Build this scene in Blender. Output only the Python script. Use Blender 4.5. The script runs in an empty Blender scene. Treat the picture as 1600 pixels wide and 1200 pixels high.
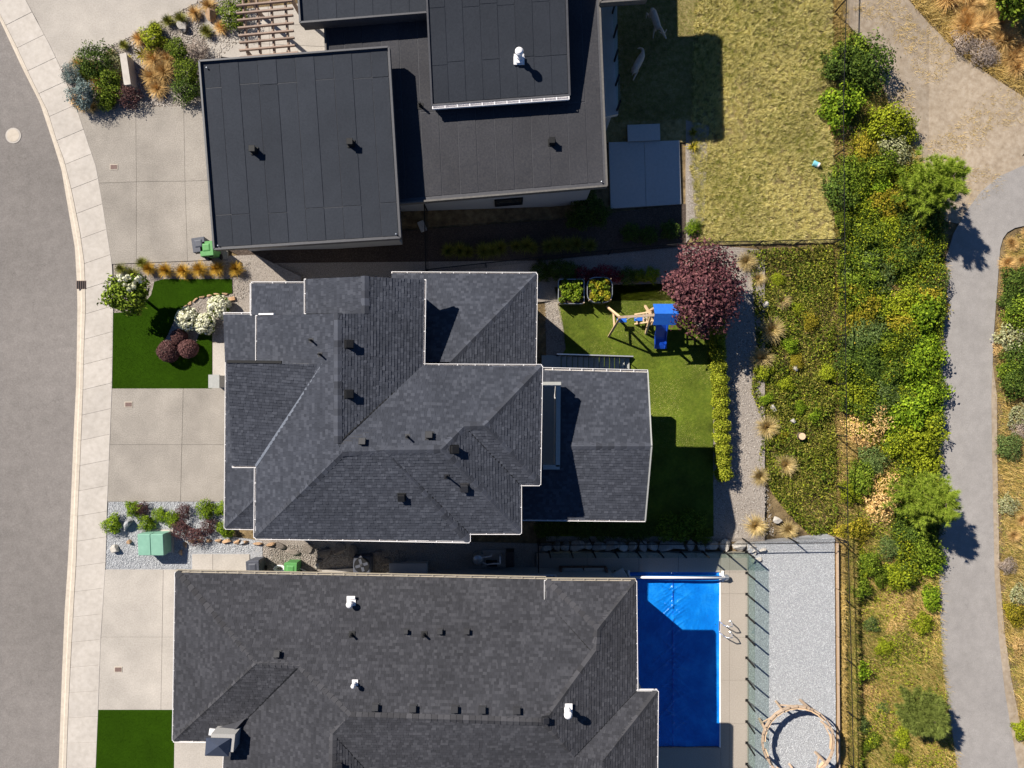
import bpy, bmesh, math, random
import numpy as np
from mathutils import Vector, Matrix

S = bpy.context.scene
COL = S.collection
rnd = random.Random(7)
rng = np.random.default_rng(11)
R = math.radians

# ------------------------------------------------------------------ camera, sky, sun, exposure
CAMZ, FPX = 31.0, 1111.0            # flying height above the street, focal length in photo pixels
cam = bpy.data.cameras.new('camera'); cam.sensor_width = 36; cam.lens = 36 * FPX / 1600
cam.clip_start = 0.5; cam.clip_end = 2000
co = bpy.data.objects.new('camera', cam); COL.objects.link(co); co.location = (0, 0, CAMZ)
S.camera = co
SUN_EL, SUN_DIR = 40.5, 40.0        # elevation; shadows fall this many degrees below +X
w = bpy.data.worlds.new('World'); S.world = w; w.use_nodes = True
nt = w.node_tree; bg = nt.nodes['Background']
sky = nt.nodes.new('ShaderNodeTexSky'); sky.sky_type = 'NISHITA'; sky.sun_disc = False
sky.sun_elevation = R(SUN_EL); sky.sun_rotation = R(360 - (90 - SUN_DIR))
sky.altitude = 1200; sky.air_density = 1.0; sky.dust_density = 0.0; sky.ozone_density = 10.0
nt.links.new(sky.outputs[0], bg.inputs[0]); bg.inputs[1].default_value = 0.05
sl = bpy.data.lights.new('sun', 'SUN'); sl.energy = 5.0; sl.angle = R(0.5); sl.color = (1, 0.935, 0.83)
so = bpy.data.objects.new('sun', sl); COL.objects.link(so); so.location = (-40, 35, 60)
ld = Vector((math.cos(R(SUN_DIR)) * math.cos(R(SUN_EL)), -math.sin(R(SUN_DIR)) * math.cos(R(SUN_EL)), -math.sin(R(SUN_EL))))
so.rotation_euler = ld.to_track_quat('-Z', 'Y').to_euler()
S.view_settings.view_transform = 'Standard'; S.view_settings.look = 'None'
S.view_settings.exposure = 0.78; S.view_settings.gamma = 1
S.render.resolution_x = 1024; S.render.resolution_y = 768

# ------------------------------------------------------------------ pixel -> place
GX = [-300, -10.5, 1.8, 10.9, 20.5, 24.5, 33, 400]
GZ = [0, 0, -2.6, -2.6, -4.0, -4.0, -4.4, -4.4]
def g(x): return float(np.interp(x, GX, GZ))
def P(px, py, z=0.0):
    return Vector(((px - 800) / FPX * (CAMZ - z), (600 - py) / FPX * (CAMZ - z), z))
def Pg(px, py, off=0.0):
    z = 0
    for _ in range(12): z = g(P(px, py, z + off).x)
    return P(px, py, z + off)

# ------------------------------------------------------------------ objects
def props(o, label=None, cat=None, group=None, kind=None):
    if label: o['label'] = label
    if cat: o['category'] = cat
    if group: o['group'] = group
    if kind: o['kind'] = kind
    return o
def wloc(o):
    v = Vector((0, 0, 0))
    while o: v = v + o.location; o = o.parent
    return v
def thing(name, label, cat, loc, group=None):
    o = bpy.data.objects.new(name, None); COL.objects.link(o); o.location = loc; o.empty_display_size = .2
    return props(o, label, cat, group)
def finish(name, me, mat, parent, smooth=False):
    mats = mat if isinstance(mat, (list, tuple)) else [mat]
    for m in mats: me.materials.append(m)
    if smooth: me.polygons.foreach_set('use_smooth', [True] * len(me.polygons))
    o = bpy.data.objects.new(name, me); COL.objects.link(o)
    if parent: o.parent = parent
    return o
class MB:
    """collects shapes in world coordinates; build() links them as one mesh"""
    def __init__(s): s.v = []; s.f = []
    def poly(s, pts, *faces):
        b = len(s.v); s.v += [tuple(p) for p in pts]; s.f += [tuple(b + i for i in f) for f in faces]
    def hexa(s, b, t):
        n = len(b); k = len(s.v); s.v += [tuple(p) for p in b] + [tuple(p) for p in t]
        s.f.append(tuple(k + i for i in reversed(range(n)))); s.f.append(tuple(k + n + i for i in range(n)))
        for i in range(n): j = (i + 1) % n; s.f.append((k + i, k + j, k + n + j, k + n + i))
    def prism(s, pts, z0, z1):
        s.hexa([(p[0], p[1], z0) for p in pts], [(p[0], p[1], z1) for p in pts])
    def box(s, c, d, rz=0, rot=None, taper=1.0):
        m = rot or Matrix.Rotation(rz, 3, 'Z'); c = Vector(c); h = [x / 2 for x in d]
        q = lambda z, k: [c + m @ Vector((x * h[0] * k, y * h[1] * k, z * h[2])) for x, y in ((-1, -1), (1, -1), (1, 1), (-1, 1))]
        s.hexa(q(-1, 1), q(1, taper))
    def bar(s, a, b, wd, ht):
        a = Vector(a); b = Vector(b); d = b - a; L = d.length
        if L < 1e-5: return
        s.box((a + b) / 2, (L, wd, ht), rot=d.to_track_quat('X', 'Z').to_matrix())
    def tube(s, a, b, r, n=8, r2=None):
        a = Vector(a); b = Vector(b); r2 = r if r2 is None else r2
        q = (b - a).to_track_quat('Z', 'Y').to_matrix()
        ring = lambda c, rr: [c + q @ Vector((math.cos(t * 2 * math.pi / n) * rr, math.sin(t * 2 * math.pi / n) * rr, 0)) for t in range(n)]
        s.hexa(ring(a, r), ring(b, r2))
    def path(s, pts, r, n=8):
        for a, b in zip(pts, pts[1:]): s.tube(a, b, r, n)
    def lathe(s, c, prof, n=16, sx=1, sy=1):
        c = Vector(c); k = len(s.v)
        for r, z in prof:
            for t in range(n): s.v.append((c.x + r * sx * math.cos(t * 2 * math.pi / n), c.y + r * sy * math.sin(t * 2 * math.pi / n), c.z + z))
        for i in range(len(prof) - 1):
            for t in range(n): u = (t + 1) % n; s.f.append((k + i * n + t, k + i * n + u, k + (i + 1) * n + u, k + (i + 1) * n + t))
        s.f.append(tuple(k + t for t in reversed(range(n)))); s.f.append(tuple(k + (len(prof) - 1) * n + t for t in range(n)))
    def build(s, name, mat, parent=None, smooth=False, kind=None, bevel=0):
        o0 = wloc(parent) if parent else Vector((0, 0, 0))
        me = bpy.data.meshes.new(name)
        me.from_pydata([(x - o0.x, y - o0.y, z - o0.z) for x, y, z in s.v], [], s.f); me.update()
        if bevel:
            bm = bmesh.new(); bm.from_mesh(me)
            es = [e for e in bm.edges if len(e.link_faces) == 2 and e.calc_face_angle(0) > .6]
            bmesh.ops.bevel(bm, geom=es, offset=bevel, segments=1, affect='EDGES', clamp_overlap=True)
            bm.to_mesh(me); bm.free()
        o = finish(name, me, mat, parent, smooth)
        if kind: o['kind'] = kind
        return o
def npmesh(name, V, F, mat, parent=None, smooth=False, kind=None, matidx=None):
    me = bpy.data.meshes.new(name); k = F.shape[1]
    me.vertices.add(len(V)); me.vertices.foreach_set('co', np.ascontiguousarray(V, dtype=np.float32).ravel())
    me.loops.add(F.size); me.loops.foreach_set('vertex_index', np.ascontiguousarray(F, dtype=np.int32).ravel())
    me.polygons.add(len(F)); me.polygons.foreach_set('loop_start', np.arange(0, F.size, k, dtype=np.int32))
    if matidx is not None: me.polygons.foreach_set('material_index', np.ascontiguousarray(matidx, dtype=np.int32))
    me.update(calc_edges=True); me.validate()
    o = finish(name, me, mat, parent, smooth)
    if kind: o['kind'] = kind
    return o
def copy_tree(o, parent=None):
    c = o.copy(); COL.objects.link(c); c.parent = parent
    for ch in o.children: copy_tree(ch, c)
    return c

# ------------------------------------------------------------------ materials
def M(name, cols, scale=4.0, detail=6, rough=.9, bump=0, bscale=None, island=0, orand=0, spec=.3, metal=0,
      big=0, bigscale=.35, trans=0, dist=.02, vor=False, rgh=.6, stretch=None, crack=0, crackscale=.22):
    """cols: colours spread over a noise; island / orand: brightness spread per loose piece / per object; big: large-scale stain spread"""
    m = bpy.data.materials.new(name); m.use_nodes = True; n = m.node_tree.nodes; l = m.node_tree.links
    b = n['Principled BSDF']; b.inputs['Roughness'].default_value = rough; b.inputs['Metallic'].default_value = metal
    b.inputs['Specular IOR Level'].default_value = spec
    tc = n.new('ShaderNodeTexCoord'); src = tc.outputs['Object']
    if stretch:
        mp = n.new('ShaderNodeMapping'); mp.inputs['Scale'].default_value = stretch; l.new(src, mp.inputs[0]); src = mp.outputs[0]
    geo = n.new('ShaderNodeNewGeometry'); oi = n.new('ShaderNodeObjectInfo')
    def noise(sc, det=6):
        x = n.new('ShaderNodeTexNoise'); x.inputs['Scale'].default_value = sc; x.inputs['Detail'].default_value = det
        x.inputs['Roughness'].default_value = rgh; l.new(src, x.inputs['Vector']); return x.outputs['Fac']
    if vor:
        x = n.new('ShaderNodeTexVoronoi'); x.inputs['Scale'].default_value = scale; l.new(src, x.inputs['Vector'])
        sp = n.new('ShaderNodeSeparateColor'); l.new(x.outputs['Color'], sp.inputs[0]); fac = sp.outputs[0]
    elif island == 2: fac = geo.outputs['Random Per Island']
    else: fac = noise(scale, detail)
    cr = n.new('ShaderNodeValToRGB'); e = cr.color_ramp.elements
    lo, hi = (0.0, 1.0) if (island == 2 or vor) else (.28, .72)
    while len(e) < len(cols): e.new(.5)
    for i, c in enumerate(cols):
        e[i].position = lo + (hi - lo) * i / max(1, len(cols) - 1); e[i].color = (*c, 1)
    l.new(fac, cr.inputs[0]); out = cr.outputs[0]
    def mul(out, fac, lo_, hi_, flo=0.0, fhi=1.0):
        mr = n.new('ShaderNodeMapRange'); l.new(fac, mr.inputs[0])
        mr.inputs[1].default_value = flo; mr.inputs[2].default_value = fhi; mr.inputs[3].default_value = lo_; mr.inputs[4].default_value = hi_
        mx = n.new('ShaderNodeMix'); mx.data_type = 'RGBA'; mx.blend_type = 'MULTIPLY'; mx.inputs[0].default_value = 1
        l.new(out, mx.inputs[6]); l.new(mr.outputs[0], mx.inputs[7]); return mx.outputs[2]
    if island and island != 2: out = mul(out, geo.outputs['Random Per Island'], 1 - island, 1 + island)
    if orand: out = mul(out, oi.outputs['Random'], 1 - orand, 1 + orand)
    if big: out = mul(out, noise(bigscale, 4), 1 - big, 1 + big, .3, .7)
    if crack:      # worn hairline cracks wandering through the surface
        nz = n.new('ShaderNodeTexNoise'); nz.inputs['Scale'].default_value = 1.3; nz.inputs['Detail'].default_value = 6; l.new(src, nz.inputs['Vector'])
        vm = n.new('ShaderNodeVectorMath'); vm.operation = 'MULTIPLY_ADD'; vm.inputs[1].default_value = (1.6, 1.6, 1.6); l.new(nz.outputs['Color'], vm.inputs[0]); l.new(src, vm.inputs[2])
        vo = n.new('ShaderNodeTexVoronoi'); vo.feature = 'DISTANCE_TO_EDGE'; vo.inputs['Scale'].default_value = crackscale; l.new(vm.outputs[0], vo.inputs['Vector'])
        out = mul(out, vo.outputs['Distance'], 1 - crack, 1.0, 0.0, .0055); out = mul(out, noise(2.2, 5), .93, 1.07, .35, .65)
    l.new(out, b.inputs['Base Color'])
    if bump:
        bp = n.new('ShaderNodeBump'); bp.inputs['Strength'].default_value = bump; bp.inputs['Distance'].default_value = dist
        l.new(noise(bscale or scale * 3, 5), bp.inputs['Height']); l.new(bp.outputs[0], b.inputs['Normal'])
    if trans:
        t = n.new('ShaderNodeBsdfTranslucent'); l.new(out, t.inputs[0]); mx = n.new('ShaderNodeMixShader'); mx.inputs[0].default_value = trans
        l.new(b.outputs[0], mx.inputs[1]); l.new(t.outputs[0], mx.inputs[2]); l.new(mx.outputs[0], n['Material Output'].inputs[0])
    return m
def sc(c, k): return tuple(x * k for x in c)
def G2(c, k=.25): return [sc(c, 1 - k), c, sc(c, 1 + k)]
asphalt = M('road asphalt', [(.162, .145, .135), (.19, .173, .162), (.23, .209, .196)], 18, 8, .95, .35, 60, spec=.1, big=.12, bigscale=.12, crack=.13)
pathmat = M('path asphalt', [(.225, .208, .197), (.265, .247, .235), (.31, .29, .278)], 26, 8, .95, .3, 70, big=.08, bigscale=.3, crack=.1, crackscale=.3)
concrete = M('sidewalk concrete', [(.38, .343, .304), (.43, .39, .348), (.47, .43, .39)], 5, 8, .85, .12, 60, orand=.04, big=.07, bigscale=.8)
kerbmat = M('kerb concrete', [(.4, .345, .28), (.46, .4, .33), (.5, .44, .37)], 6, 8, .85, .1, 50, orand=.03)
drive = M('exposed aggregate', [(.21, .187, .162), (.275, .248, .218), (.345, .314, .278)], 22, 10, .9, .3, 60, big=.17, bigscale=.6, orand=.05, spec=.15)
drive2 = M('pale driveway concrete', [(.325, .295, .258), (.38, .345, .308), (.425, .39, .352)], 16, 10, .9, .2, 60, big=.16, bigscale=.5, orand=.05, spec=.15)
joint = M('joint filler', [(.2, .185, .16), (.25, .23, .2)], 5)
gravelm = M('tan gravel', [(.13, .11, .095), (.3, .26, .225), (.47, .42, .37)], 34, 6, .9, .9, 30, dist=.05, big=.08)
gravelg = M('grey gravel', [(.2, .205, .215), (.34, .345, .36), (.48, .485, .5)], 30, 6, .9, .9, 28, dist=.05)
stone_tan = M('tan pebbles', [(.16, .13, .11), (.28, .245, .21), (.4, .36, .32), (.5, .46, .42)], island=2, rough=.85)
stone_white = M('pale crushed stone', [(.27, .28, .3), (.38, .39, .41), (.47, .485, .505), (.58, .59, .6)], island=2, rough=.85)
mulch = M('dark bark mulch', [(.035, .025, .019), (.07, .05, .038), (.13, .1, .08)], 20, 8, .95, .9, 30, dist=.05, big=.25)
dirt = M('dry tan dirt', [(.24, .185, .13), (.31, .248, .183), (.38, .315, .245)], 3.5, 9, .95, .3, 20, dist=.03, big=.14, bigscale=.3)
soil = M('wild ground', [(.075, .05, .025), (.17, .12, .06), (.27, .195, .1)], 3, 9, .95, .7, 14, dist=.08, big=.2)
turf = M('artificial turf', [(.012, .032, .0009), (.02, .05, .0012), (.028, .068, .002)], 30, 6, .95, .5, 90, dist=.02, big=.14, bigscale=.9, spec=.05)
turfb = M('turf blades', [(.012, .034, .0008), (.02, .055, .0012), (.03, .075, .0025)], island=2, rough=.9, spec=.05)
lawnm = M('lawn soil and grass', [(.06, .09, .006), (.088, .122, .009), (.125, .15, .017)], 7, 8, .9, .6, 40, dist=.03, big=.34, bigscale=.9)
lawnb = M('lawn blades', [(.065, .108, .006), (.115, .162, .01), (.2, .22, .025)], island=2, rough=.9, spec=.08, big=.32, bigscale=.9)
drym = M('dry lawn ground', [(.13, .1, .035), (.24, .19, .075), (.34, .275, .13)], 5, 9, .95, .8, 18, dist=.06, big=.2, bigscale=.5)
dryb = M('dry lawn blades', [(.34, .3, .08), (.52, .45, .14), (.66, .57, .22), (.76, .67, .31)], island=2, rough=.8, big=.22, bigscale=.45)
drygb = M('dry green lawn blades', [(.17, .19, .03), (.27, .27, .05), (.4, .37, .1)], island=2, rough=.9, spec=.08, big=.15, bigscale=.5)
goldb = M('golden wild grass', [(.24, .17, .04), (.4, .27, .07), (.55, .38, .12), (.65, .48, .2)], island=2, rough=.8, big=.25, bigscale=.5)
oliveb = M('olive wild grass', [(.11, .12, .02), (.2, .2, .03), (.32, .29, .055)], island=2, rough=.8, big=.2, bigscale=.5)
shingle_a = M('charcoal shingles', [(.039, .0425, .054), (.045, .049, .062), (.051, .0555, .07), (.068, .073, .09)], island=2, rough=.95, spec=.1, bump=.25, bscale=120, big=.12, bigscale=.5)
shingle_b = M('grey brown shingles', [(.036, .0365, .042), (.042, .0425, .049), (.048, .0485, .056), (.063, .0635, .072)], island=2, rough=.95, spec=.1, bump=.25, bscale=120, big=.14, bigscale=.5)
capm_a = M('charcoal ridge caps', [(.042, .045, .058), (.055, .06, .075)], 40, orand=.35, rough=.9, spec=.25)
capm_b = M('grey ridge caps', [(.04, .04, .045), (.055, .054, .06)], 40, orand=.35, rough=.9, spec=.25)
deckm = M('roof felt', [(.035, .036, .042), (.05, .05, .058)], 8)
membrane = M('bitumen roof sheet', [(.026, .029, .037), (.031, .035, .044), (.036, .04, .05)], 14, 8, .9, .3, 160, orand=.06, big=.1, bigscale=.5, spec=.12)
membrane2 = M('weathered bitumen roof sheet', [(.033, .034, .041), (.044, .044, .05), (.057, .056, .06)], 14, 8, .9, .3, 160, orand=.06, big=.16, bigscale=.4, spec=.12)
rimm = M('dark roof edge metal', [(.05, .05, .058), (.07, .07, .078)], 10, rough=.5, spec=.4)
rimp = M('weathered roof edge', [(.09, .085, .08), (.14, .13, .12)], 10, rough=.6)
whitem = M('white painted metal', [(.74, .72, .72), (.8, .78, .78)], 8, rough=.45, spec=.4)
gutin = M('gutter trough', [(.38, .35, .32), (.5, .47, .44)], 14, rough=.8)
stucco = M('light grey stucco', [(.36, .36, .36), (.42, .42, .42)], 20, rough=.9, bump=.2, bscale=60)
stucco2 = M('warm grey stucco', [(.3, .29, .28), (.36, .35, .335)], 20, rough=.9, bump=.2, bscale=60)
greytrim = M('grey trim boards', [(.3, .3, .285), (.36, .36, .34)], 12, rough=.6)
dark = M('black metal', [(.007, .007, .008), (.012, .012, .013)], 20, rough=.6, spec=.25)
fanm = M('dark grille', [(.02, .02, .023), (.03, .03, .034)], 20, rough=.5)
steel = M('galvanised steel', [(.42, .44, .46), (.56, .58, .6)], 9, rough=.35, metal=.75)
chrome = M('polished rail', [(.75, .74, .76), (.8, .8, .82)], 5, rough=.2, metal=.8)
palewood = M('pale timber', [(.5, .32, .18), (.6, .42, .26), (.66, .5, .34)], 3, rough=.75, stretch=(2, 14, 14), orand=.12)
greywood = M('weathered timber', [(.3, .2, .13), (.42, .31, .22), (.52, .42, .33)], 4, rough=.8, stretch=(2, 9, 9), orand=.15)
brownwood = M('brown stained timber', [(.16, .085, .06), (.23, .13, .095)], 6, rough=.7, orand=.15)
pergw = M('pergola timber', [(.22, .15, .115), (.3, .22, .17)], 6, rough=.7, orand=.12)
bluepl = M('blue plastic', [(.006, .055, .42), (.01, .075, .5)], 3, rough=.35, spec=.5)
bluecloth = M('blue awning cloth', [(.012, .1, .46), (.02, .14, .55)], 10, rough=.7, bump=.2, bscale=8)
greenpl = M('green bin plastic', [(.075, .24, .07), (.1, .29, .09)], 5, rough=.5)
greypl = M('dark grey bin plastic', [(.06, .065, .085), (.08, .085, .105)], 5, rough=.5)
teal = M('pale green enamel', [(.19, .37, .28), (.22, .41, .31)], 4, rough=.55, big=.06, bigscale=2)
rockp = M('pale rock', [(.3, .27, .235), (.42, .39, .35), (.52, .49, .45)], 5, 8, .9, .6, 14, dist=.05, orand=.15)
rocko = M('ochre flagstone', [(.3, .17, .09), (.42, .27, .16), (.5, .36, .24)], 4, 8, .9, .6, 14, dist=.04, orand=.18)
rockg = M('grey slab rock', [(.2, .205, .215), (.3, .305, .315), (.36, .365, .37)], 5, 8, .9, .5, 16, dist=.04, orand=.12)
rockd = M('brown step stone', [(.12, .1, .085), (.2, .17, .145), (.28, .245, .215)], 5, 8, .9, .6, 14, dist=.05, orand=.2)
bark = M('bark', [(.05, .035, .024), (.1, .075, .055), (.16, .125, .095)], 14, 6, .95, .6, 30)
deerm = M('deer coat', [(.36, .29, .23), (.43, .36, .29), (.5, .42, .35)], 9, 6, .9)
deckconc = M('pool deck paving', [(.27, .235, .195), (.315, .275, .235), (.36, .32, .275)], 20, 8, .85, .15, 60, big=.05, orand=.02)
patioc = M('smooth patio concrete', [(.4, .39, .37), (.46, .45, .43)], 8, 8, .85, .1, 40, big=.05)
turqm = M('turquoise plastic', [(.2, .55, .62), (.25, .6, .66)], 5, rough=.5)
glowy = M('reddish iron grate', [(.12, .075, .065), (.19, .13, .115)], 30, rough=.8)
def foliage(name, cols, trans=.12, **k):
    cols = [sc(c, k.get('gain', 1.3)) for c in cols]; k.pop('gain', None)
    return M(name, cols, island=2, rough=.7, spec=.1, trans=trans, orand=k.pop('orand', .18), **k)
F_mid = foliage('green leaves', [(.02, .036, .003), (.075, .115, .008), (.2, .255, .025)])
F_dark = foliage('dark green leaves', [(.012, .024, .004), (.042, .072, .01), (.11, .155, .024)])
F_blue = foliage('blue green leaves', [(.022, .038, .01), (.07, .105, .026), (.15, .195, .06)])
F_lime = foliage('lime leaves', [(.06, .075, .004), (.17, .205, .009), (.31, .335, .022)])
F_yel = foliage('yellowing leaves', [(.08, .075, .006), (.2, .175, .012), (.36, .27, .03)])
F_bright = foliage('bright green leaves', [(.026, .052, .003), (.1, .165, .007), (.25, .33, .02)])
F_purple = foliage('purple leaves', [(.03, .011, .015), (.1, .036, .044), (.22, .095, .095)])
F_maroon = foliage('maroon leaves', [(.03, .012, .013), (.075, .034, .033), (.125, .065, .06)])
F_red = foliage('red leaves', [(.08, .01, .015), (.17, .02, .03), (.22, .05, .06)])
F_grey = foliage('grey dry twigs', [(.17, .13, .105), (.29, .23, .19), (.4, .33, .28)])
F_sage = foliage('sage leaves', [(.1, .11, .04), (.22, .225, .11), (.36, .35, .21)])
F_straw = foliage('straw twigs', [(.3, .18, .06), (.5, .32, .12), (.62, .44, .2)])
F_pine = foliage('pine needles', [(.1, .15, .012), (.2, .28, .026), (.36, .42, .06)])
F_pined = foliage('dark pine needles', [(.06, .08, .016), (.12, .15, .03), (.21, .24, .06)])
F_spruce = foliage('blue spruce needles', [(.05, .08, .075), (.12, .16, .15), (.24, .29, .28)])
F_cover = foliage('olive ground cover', [(.02, .027, .003), (.065, .08, .008), (.15, .155, .02), (.28, .24, .05)], orand=0)
F_hedge = foliage('hedge leaves', [(.07, .09, .006), (.17, .2, .012), (.34, .34, .035)])
F_ball = foliage('clipped maroon leaves', [(.05, .02, .02), (.115, .055, .052), (.18, .095, .088)])
F_white = foliage('cream flower heads', [(.55, .55, .33), (.72, .71, .52), (.82, .8, .68)], trans=.1, orand=0, gain=1.0)
F_orange = foliage('orange grass blades', [(.2, .13, .015), (.38, .23, .03), (.55, .34, .06)])
F_tangr = foliage('tan grass plumes', [(.25, .18, .06), (.44, .33, .13), (.58, .46, .26)])
F_greengr = foliage('green grass blades', [(.06, .075, .01), (.15, .16, .025), (.28, .25, .06)])
def glassmat(name, tint, gloss=.12):
    m = bpy.data.materials.new(name); m.use_nodes = True; n = m.node_tree.nodes; l = m.node_tree.links
    t = n.new('ShaderNodeBsdfTransparent'); t.inputs[0].default_value = (*tint, 1)
    gl = n.new('ShaderNodeBsdfGlossy'); gl.inputs['Roughness'].default_value = .05; gl.inputs[0].default_value = (.9, .95, .93, 1)
    mx = n.new('ShaderNodeMixShader'); mx.inputs[0].default_value = gloss
    l.new(t.outputs[0], mx.inputs[1]); l.new(gl.outputs[0], mx.inputs[2]); l.new(mx.outputs[0], n['Material Output'].inputs[0]); return m
glass = glassmat('clear green glass', (.86, .92, .9))
pane = M('dark window pane', [(.02, .025, .03), (.03, .035, .042)], 2, rough=.08, spec=.6)
def covermat():
    m = M('blue solar cover', [(.002, .105, .44), (.003, .16, .58), (.015, .26, .74)], .9, 7, .2, .8, 3.5, spec=.5, dist=.06, rgh=.7); return m
cover = covermat()
# ------------------------------------------------------------------ ground builders
def sheet(name, poly, mat, off=.0, thick=.35, parent=None, zfix=None, kind='structure', world=False):
    """a slab of ground: outline in photo pixels laid on the terrain (or at a fixed level), top at terrain + off"""
    if world: pts = [Vector((x, y, zfix if zfix is not None else g(x) + off)) for x, y in poly]
    else: pts = [P(x, y, zfix) if zfix is not None else Pg(x, y, off) for x, y in poly]
    bm = bmesh.new(); f = bm.faces.new([bm.verts.new((p.x, p.y, 0)) for p in pts]); f.normal_update()
    if f.normal.z < 0: f.normal_flip()
    bmesh.ops.triangulate(bm, faces=bm.faces[:])
    if zfix is None:
        for x in GX[1:-1]:
            bmesh.ops.bisect_plane(bm, geom=bm.verts[:] + bm.edges[:] + bm.faces[:], plane_co=(x, 0, 0), plane_no=(1, 0, 0))
    for v in bm.verts: v.co.z = zfix if zfix is not None else g(v.co.x) + off
    be = [e for e in bm.edges if len(e.link_faces) == 1]
    r = bmesh.ops.extrude_edge_only(bm, edges=be)
    for v in r['geom']:
        if isinstance(v, bmesh.types.BMVert): v.co.z -= thick
    bmesh.ops.recalc_face_normals(bm, faces=bm.faces[:])
    me = bpy.data.meshes.new(name); bm.to_mesh(me); bm.free()
    if parent:
        o0 = wloc(parent)
        for v in me.vertices: v.co -= o0
    o = finish(name, me, mat, parent)
    if kind and not parent: o['kind'] = kind
    return o
def wpoly(poly, zfix=None): return np.array([((P(x, y, zfix) if zfix is not None else Pg(x, y)))[:2] for x, y in poly])
def inside(pw, x, y):
    r = np.zeros(len(x), bool); n = len(pw); j = n - 1
    for i in range(n):
        xi, yi = pw[i]; xj, yj = pw[j]
        c = ((yi > y) != (yj > y)) & (x < (xj - xi) * (y - yi) / (yj - yi + 1e-12) + xi); r ^= c; j = i
    return r
def scatter(poly, n, zfix=None, holes=()):
    pw = wpoly(poly, zfix); lo = pw.min(0); hi = pw.max(0); hs = [wpoly(h, zfix) for h in holes]
    X = np.zeros(0); Y = np.zeros(0)
    while len(X) < n:
        x = rng.uniform(lo[0], hi[0], n * 2); y = rng.uniform(lo[1], hi[1], n * 2); k = inside(pw, x, y)
        for h in hs: k &= ~inside(h, x, y)
        X = np.append(X, x[k]); Y = np.append(Y, y[k])
    X = X[:n]; Y = Y[:n]
    Z = np.full(n, zfix) if zfix is not None else np.interp(X, GX, GZ)
    return X, Y, Z
def blade_arrays(X, Y, Z, L, W, lean, az=None):
    n = len(X); az = rng.uniform(0, 2 * np.pi, n) if az is None else az
    L = L * rng.uniform(.5, 1.3, n); ln = np.clip(lean * rng.uniform(.4, 1.5, n), .02, 1.45)
    wv = np.stack([-np.sin(az), np.cos(az), np.zeros(n)], 1) * (W * rng.uniform(.6, 1.3, n) / 2)[:, None]
    B = np.stack([X, Y, Z], 1)
    T = B + np.stack([np.cos(az) * np.sin(ln) * L, np.sin(az) * np.sin(ln) * L, np.cos(ln) * L], 1)
    V = np.stack([B - wv, B + wv, T], 1).reshape(-1, 3)
    return V, np.arange(3 * n).reshape(-1, 3)
def blades(name, poly, n, L, W, lean, mat, off=0, zfix=None, tuft=1, spread=.05, parent=None, holes=(), kind='stuff', mask=None):
    X, Y, Z = scatter(poly, n // tuft, zfix, holes)
    if mask is not None: k = rng.random(len(X)) < mask(X, Y); X, Y, Z = X[k], Y[k], Z[k]
    if tuft > 1:
        X = np.repeat(X, tuft) + rng.normal(0, spread, len(X) * tuft); Y = np.repeat(Y, tuft) + rng.normal(0, spread, len(Y) * tuft); Z = np.repeat(Z, tuft)
        if zfix is None: Z = np.interp(X, GX, GZ)
    V, F = blade_arrays(X, Y, Z + off - .01, L, W, lean)
    return npmesh(name, V, F, mat, parent, kind=kind)
OCT = np.array([(1, 0, 0), (0, 1, 0), (-1, 0, 0), (0, -1, 0), (0, 0, 1), (0, 0, -1)], float)
OCTF = np.array([(0, 1, 4), (1, 2, 4), (2, 3, 4), (3, 0, 4), (1, 0, 5), (2, 1, 5), (3, 2, 5), (0, 3, 5)])
def stones(name, poly, n, s0, s1, mat, off=0, zfix=None, parent=None):
    X, Y, Z = scatter(poly, n, zfix); s = rng.uniform(s0, s1, n) ** 1
    a = rng.uniform(0, 6.28, n); c = np.cos(a)[:, None]; d = np.sin(a)[:, None]
    b = OCT[None] * (1 + rng.uniform(-.35, .35, (n, 6, 3))) * np.array([1, 1, .6]) + rng.uniform(-.15, .15, (n, 6, 3))
    b = b * s[:, None, None]
    x = b[..., 0] * c - b[..., 1] * d + X[:, None]; y = b[..., 0] * d + b[..., 1] * c + Y[:, None]; z = b[..., 2] + (Z + off)[:, None]
    V = np.stack([x, y, z], -1).reshape(-1, 3); F = (OCTF[None] + (np.arange(n) * 6)[:, None, None]).reshape(-1, 3)
    return npmesh(name, V, F, mat, parent, kind='stuff')

# ------------------------------------------------------------------ plants
def leaf_cloud(n, rx, ry, rz, leaf, lumps=9, amp=.22, inner=.62, zmin=-.35, seed=0, aspect=.55, upbias=.5, hole=.0):
    r = np.random.default_rng(seed)
    d = r.normal(size=(n * 2, 3)); d /= np.linalg.norm(d, axis=1)[:, None]; d = d[d[:, 2] > zmin][:n]; n = len(d)
    c = r.normal(size=(lumps, 3)); c[:, 2] = np.abs(c[:, 2]) * .8; c /= np.linalg.norm(c, axis=1)[:, None]
    dots = d @ c.T
    k = 1 + amp * (np.exp((dots.max(1) - 1) * 9) * 1.6 - .8)
    rad = (inner + (1 - inner) * r.random(n) ** .45) * k + r.normal(0, .03, n)
    if hole: rad = np.where(r.random(n) < hole, rad * 1.12, rad)
    p = d * rad[:, None] * np.array([rx, ry, rz])
    nn = d * .8 + r.normal(size=(n, 3)) * .55 + np.array([0, 0, upbias]); nn /= np.linalg.norm(nn, axis=1)[:, None]
    return leaves(p, nn, leaf, aspect, r)
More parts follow.
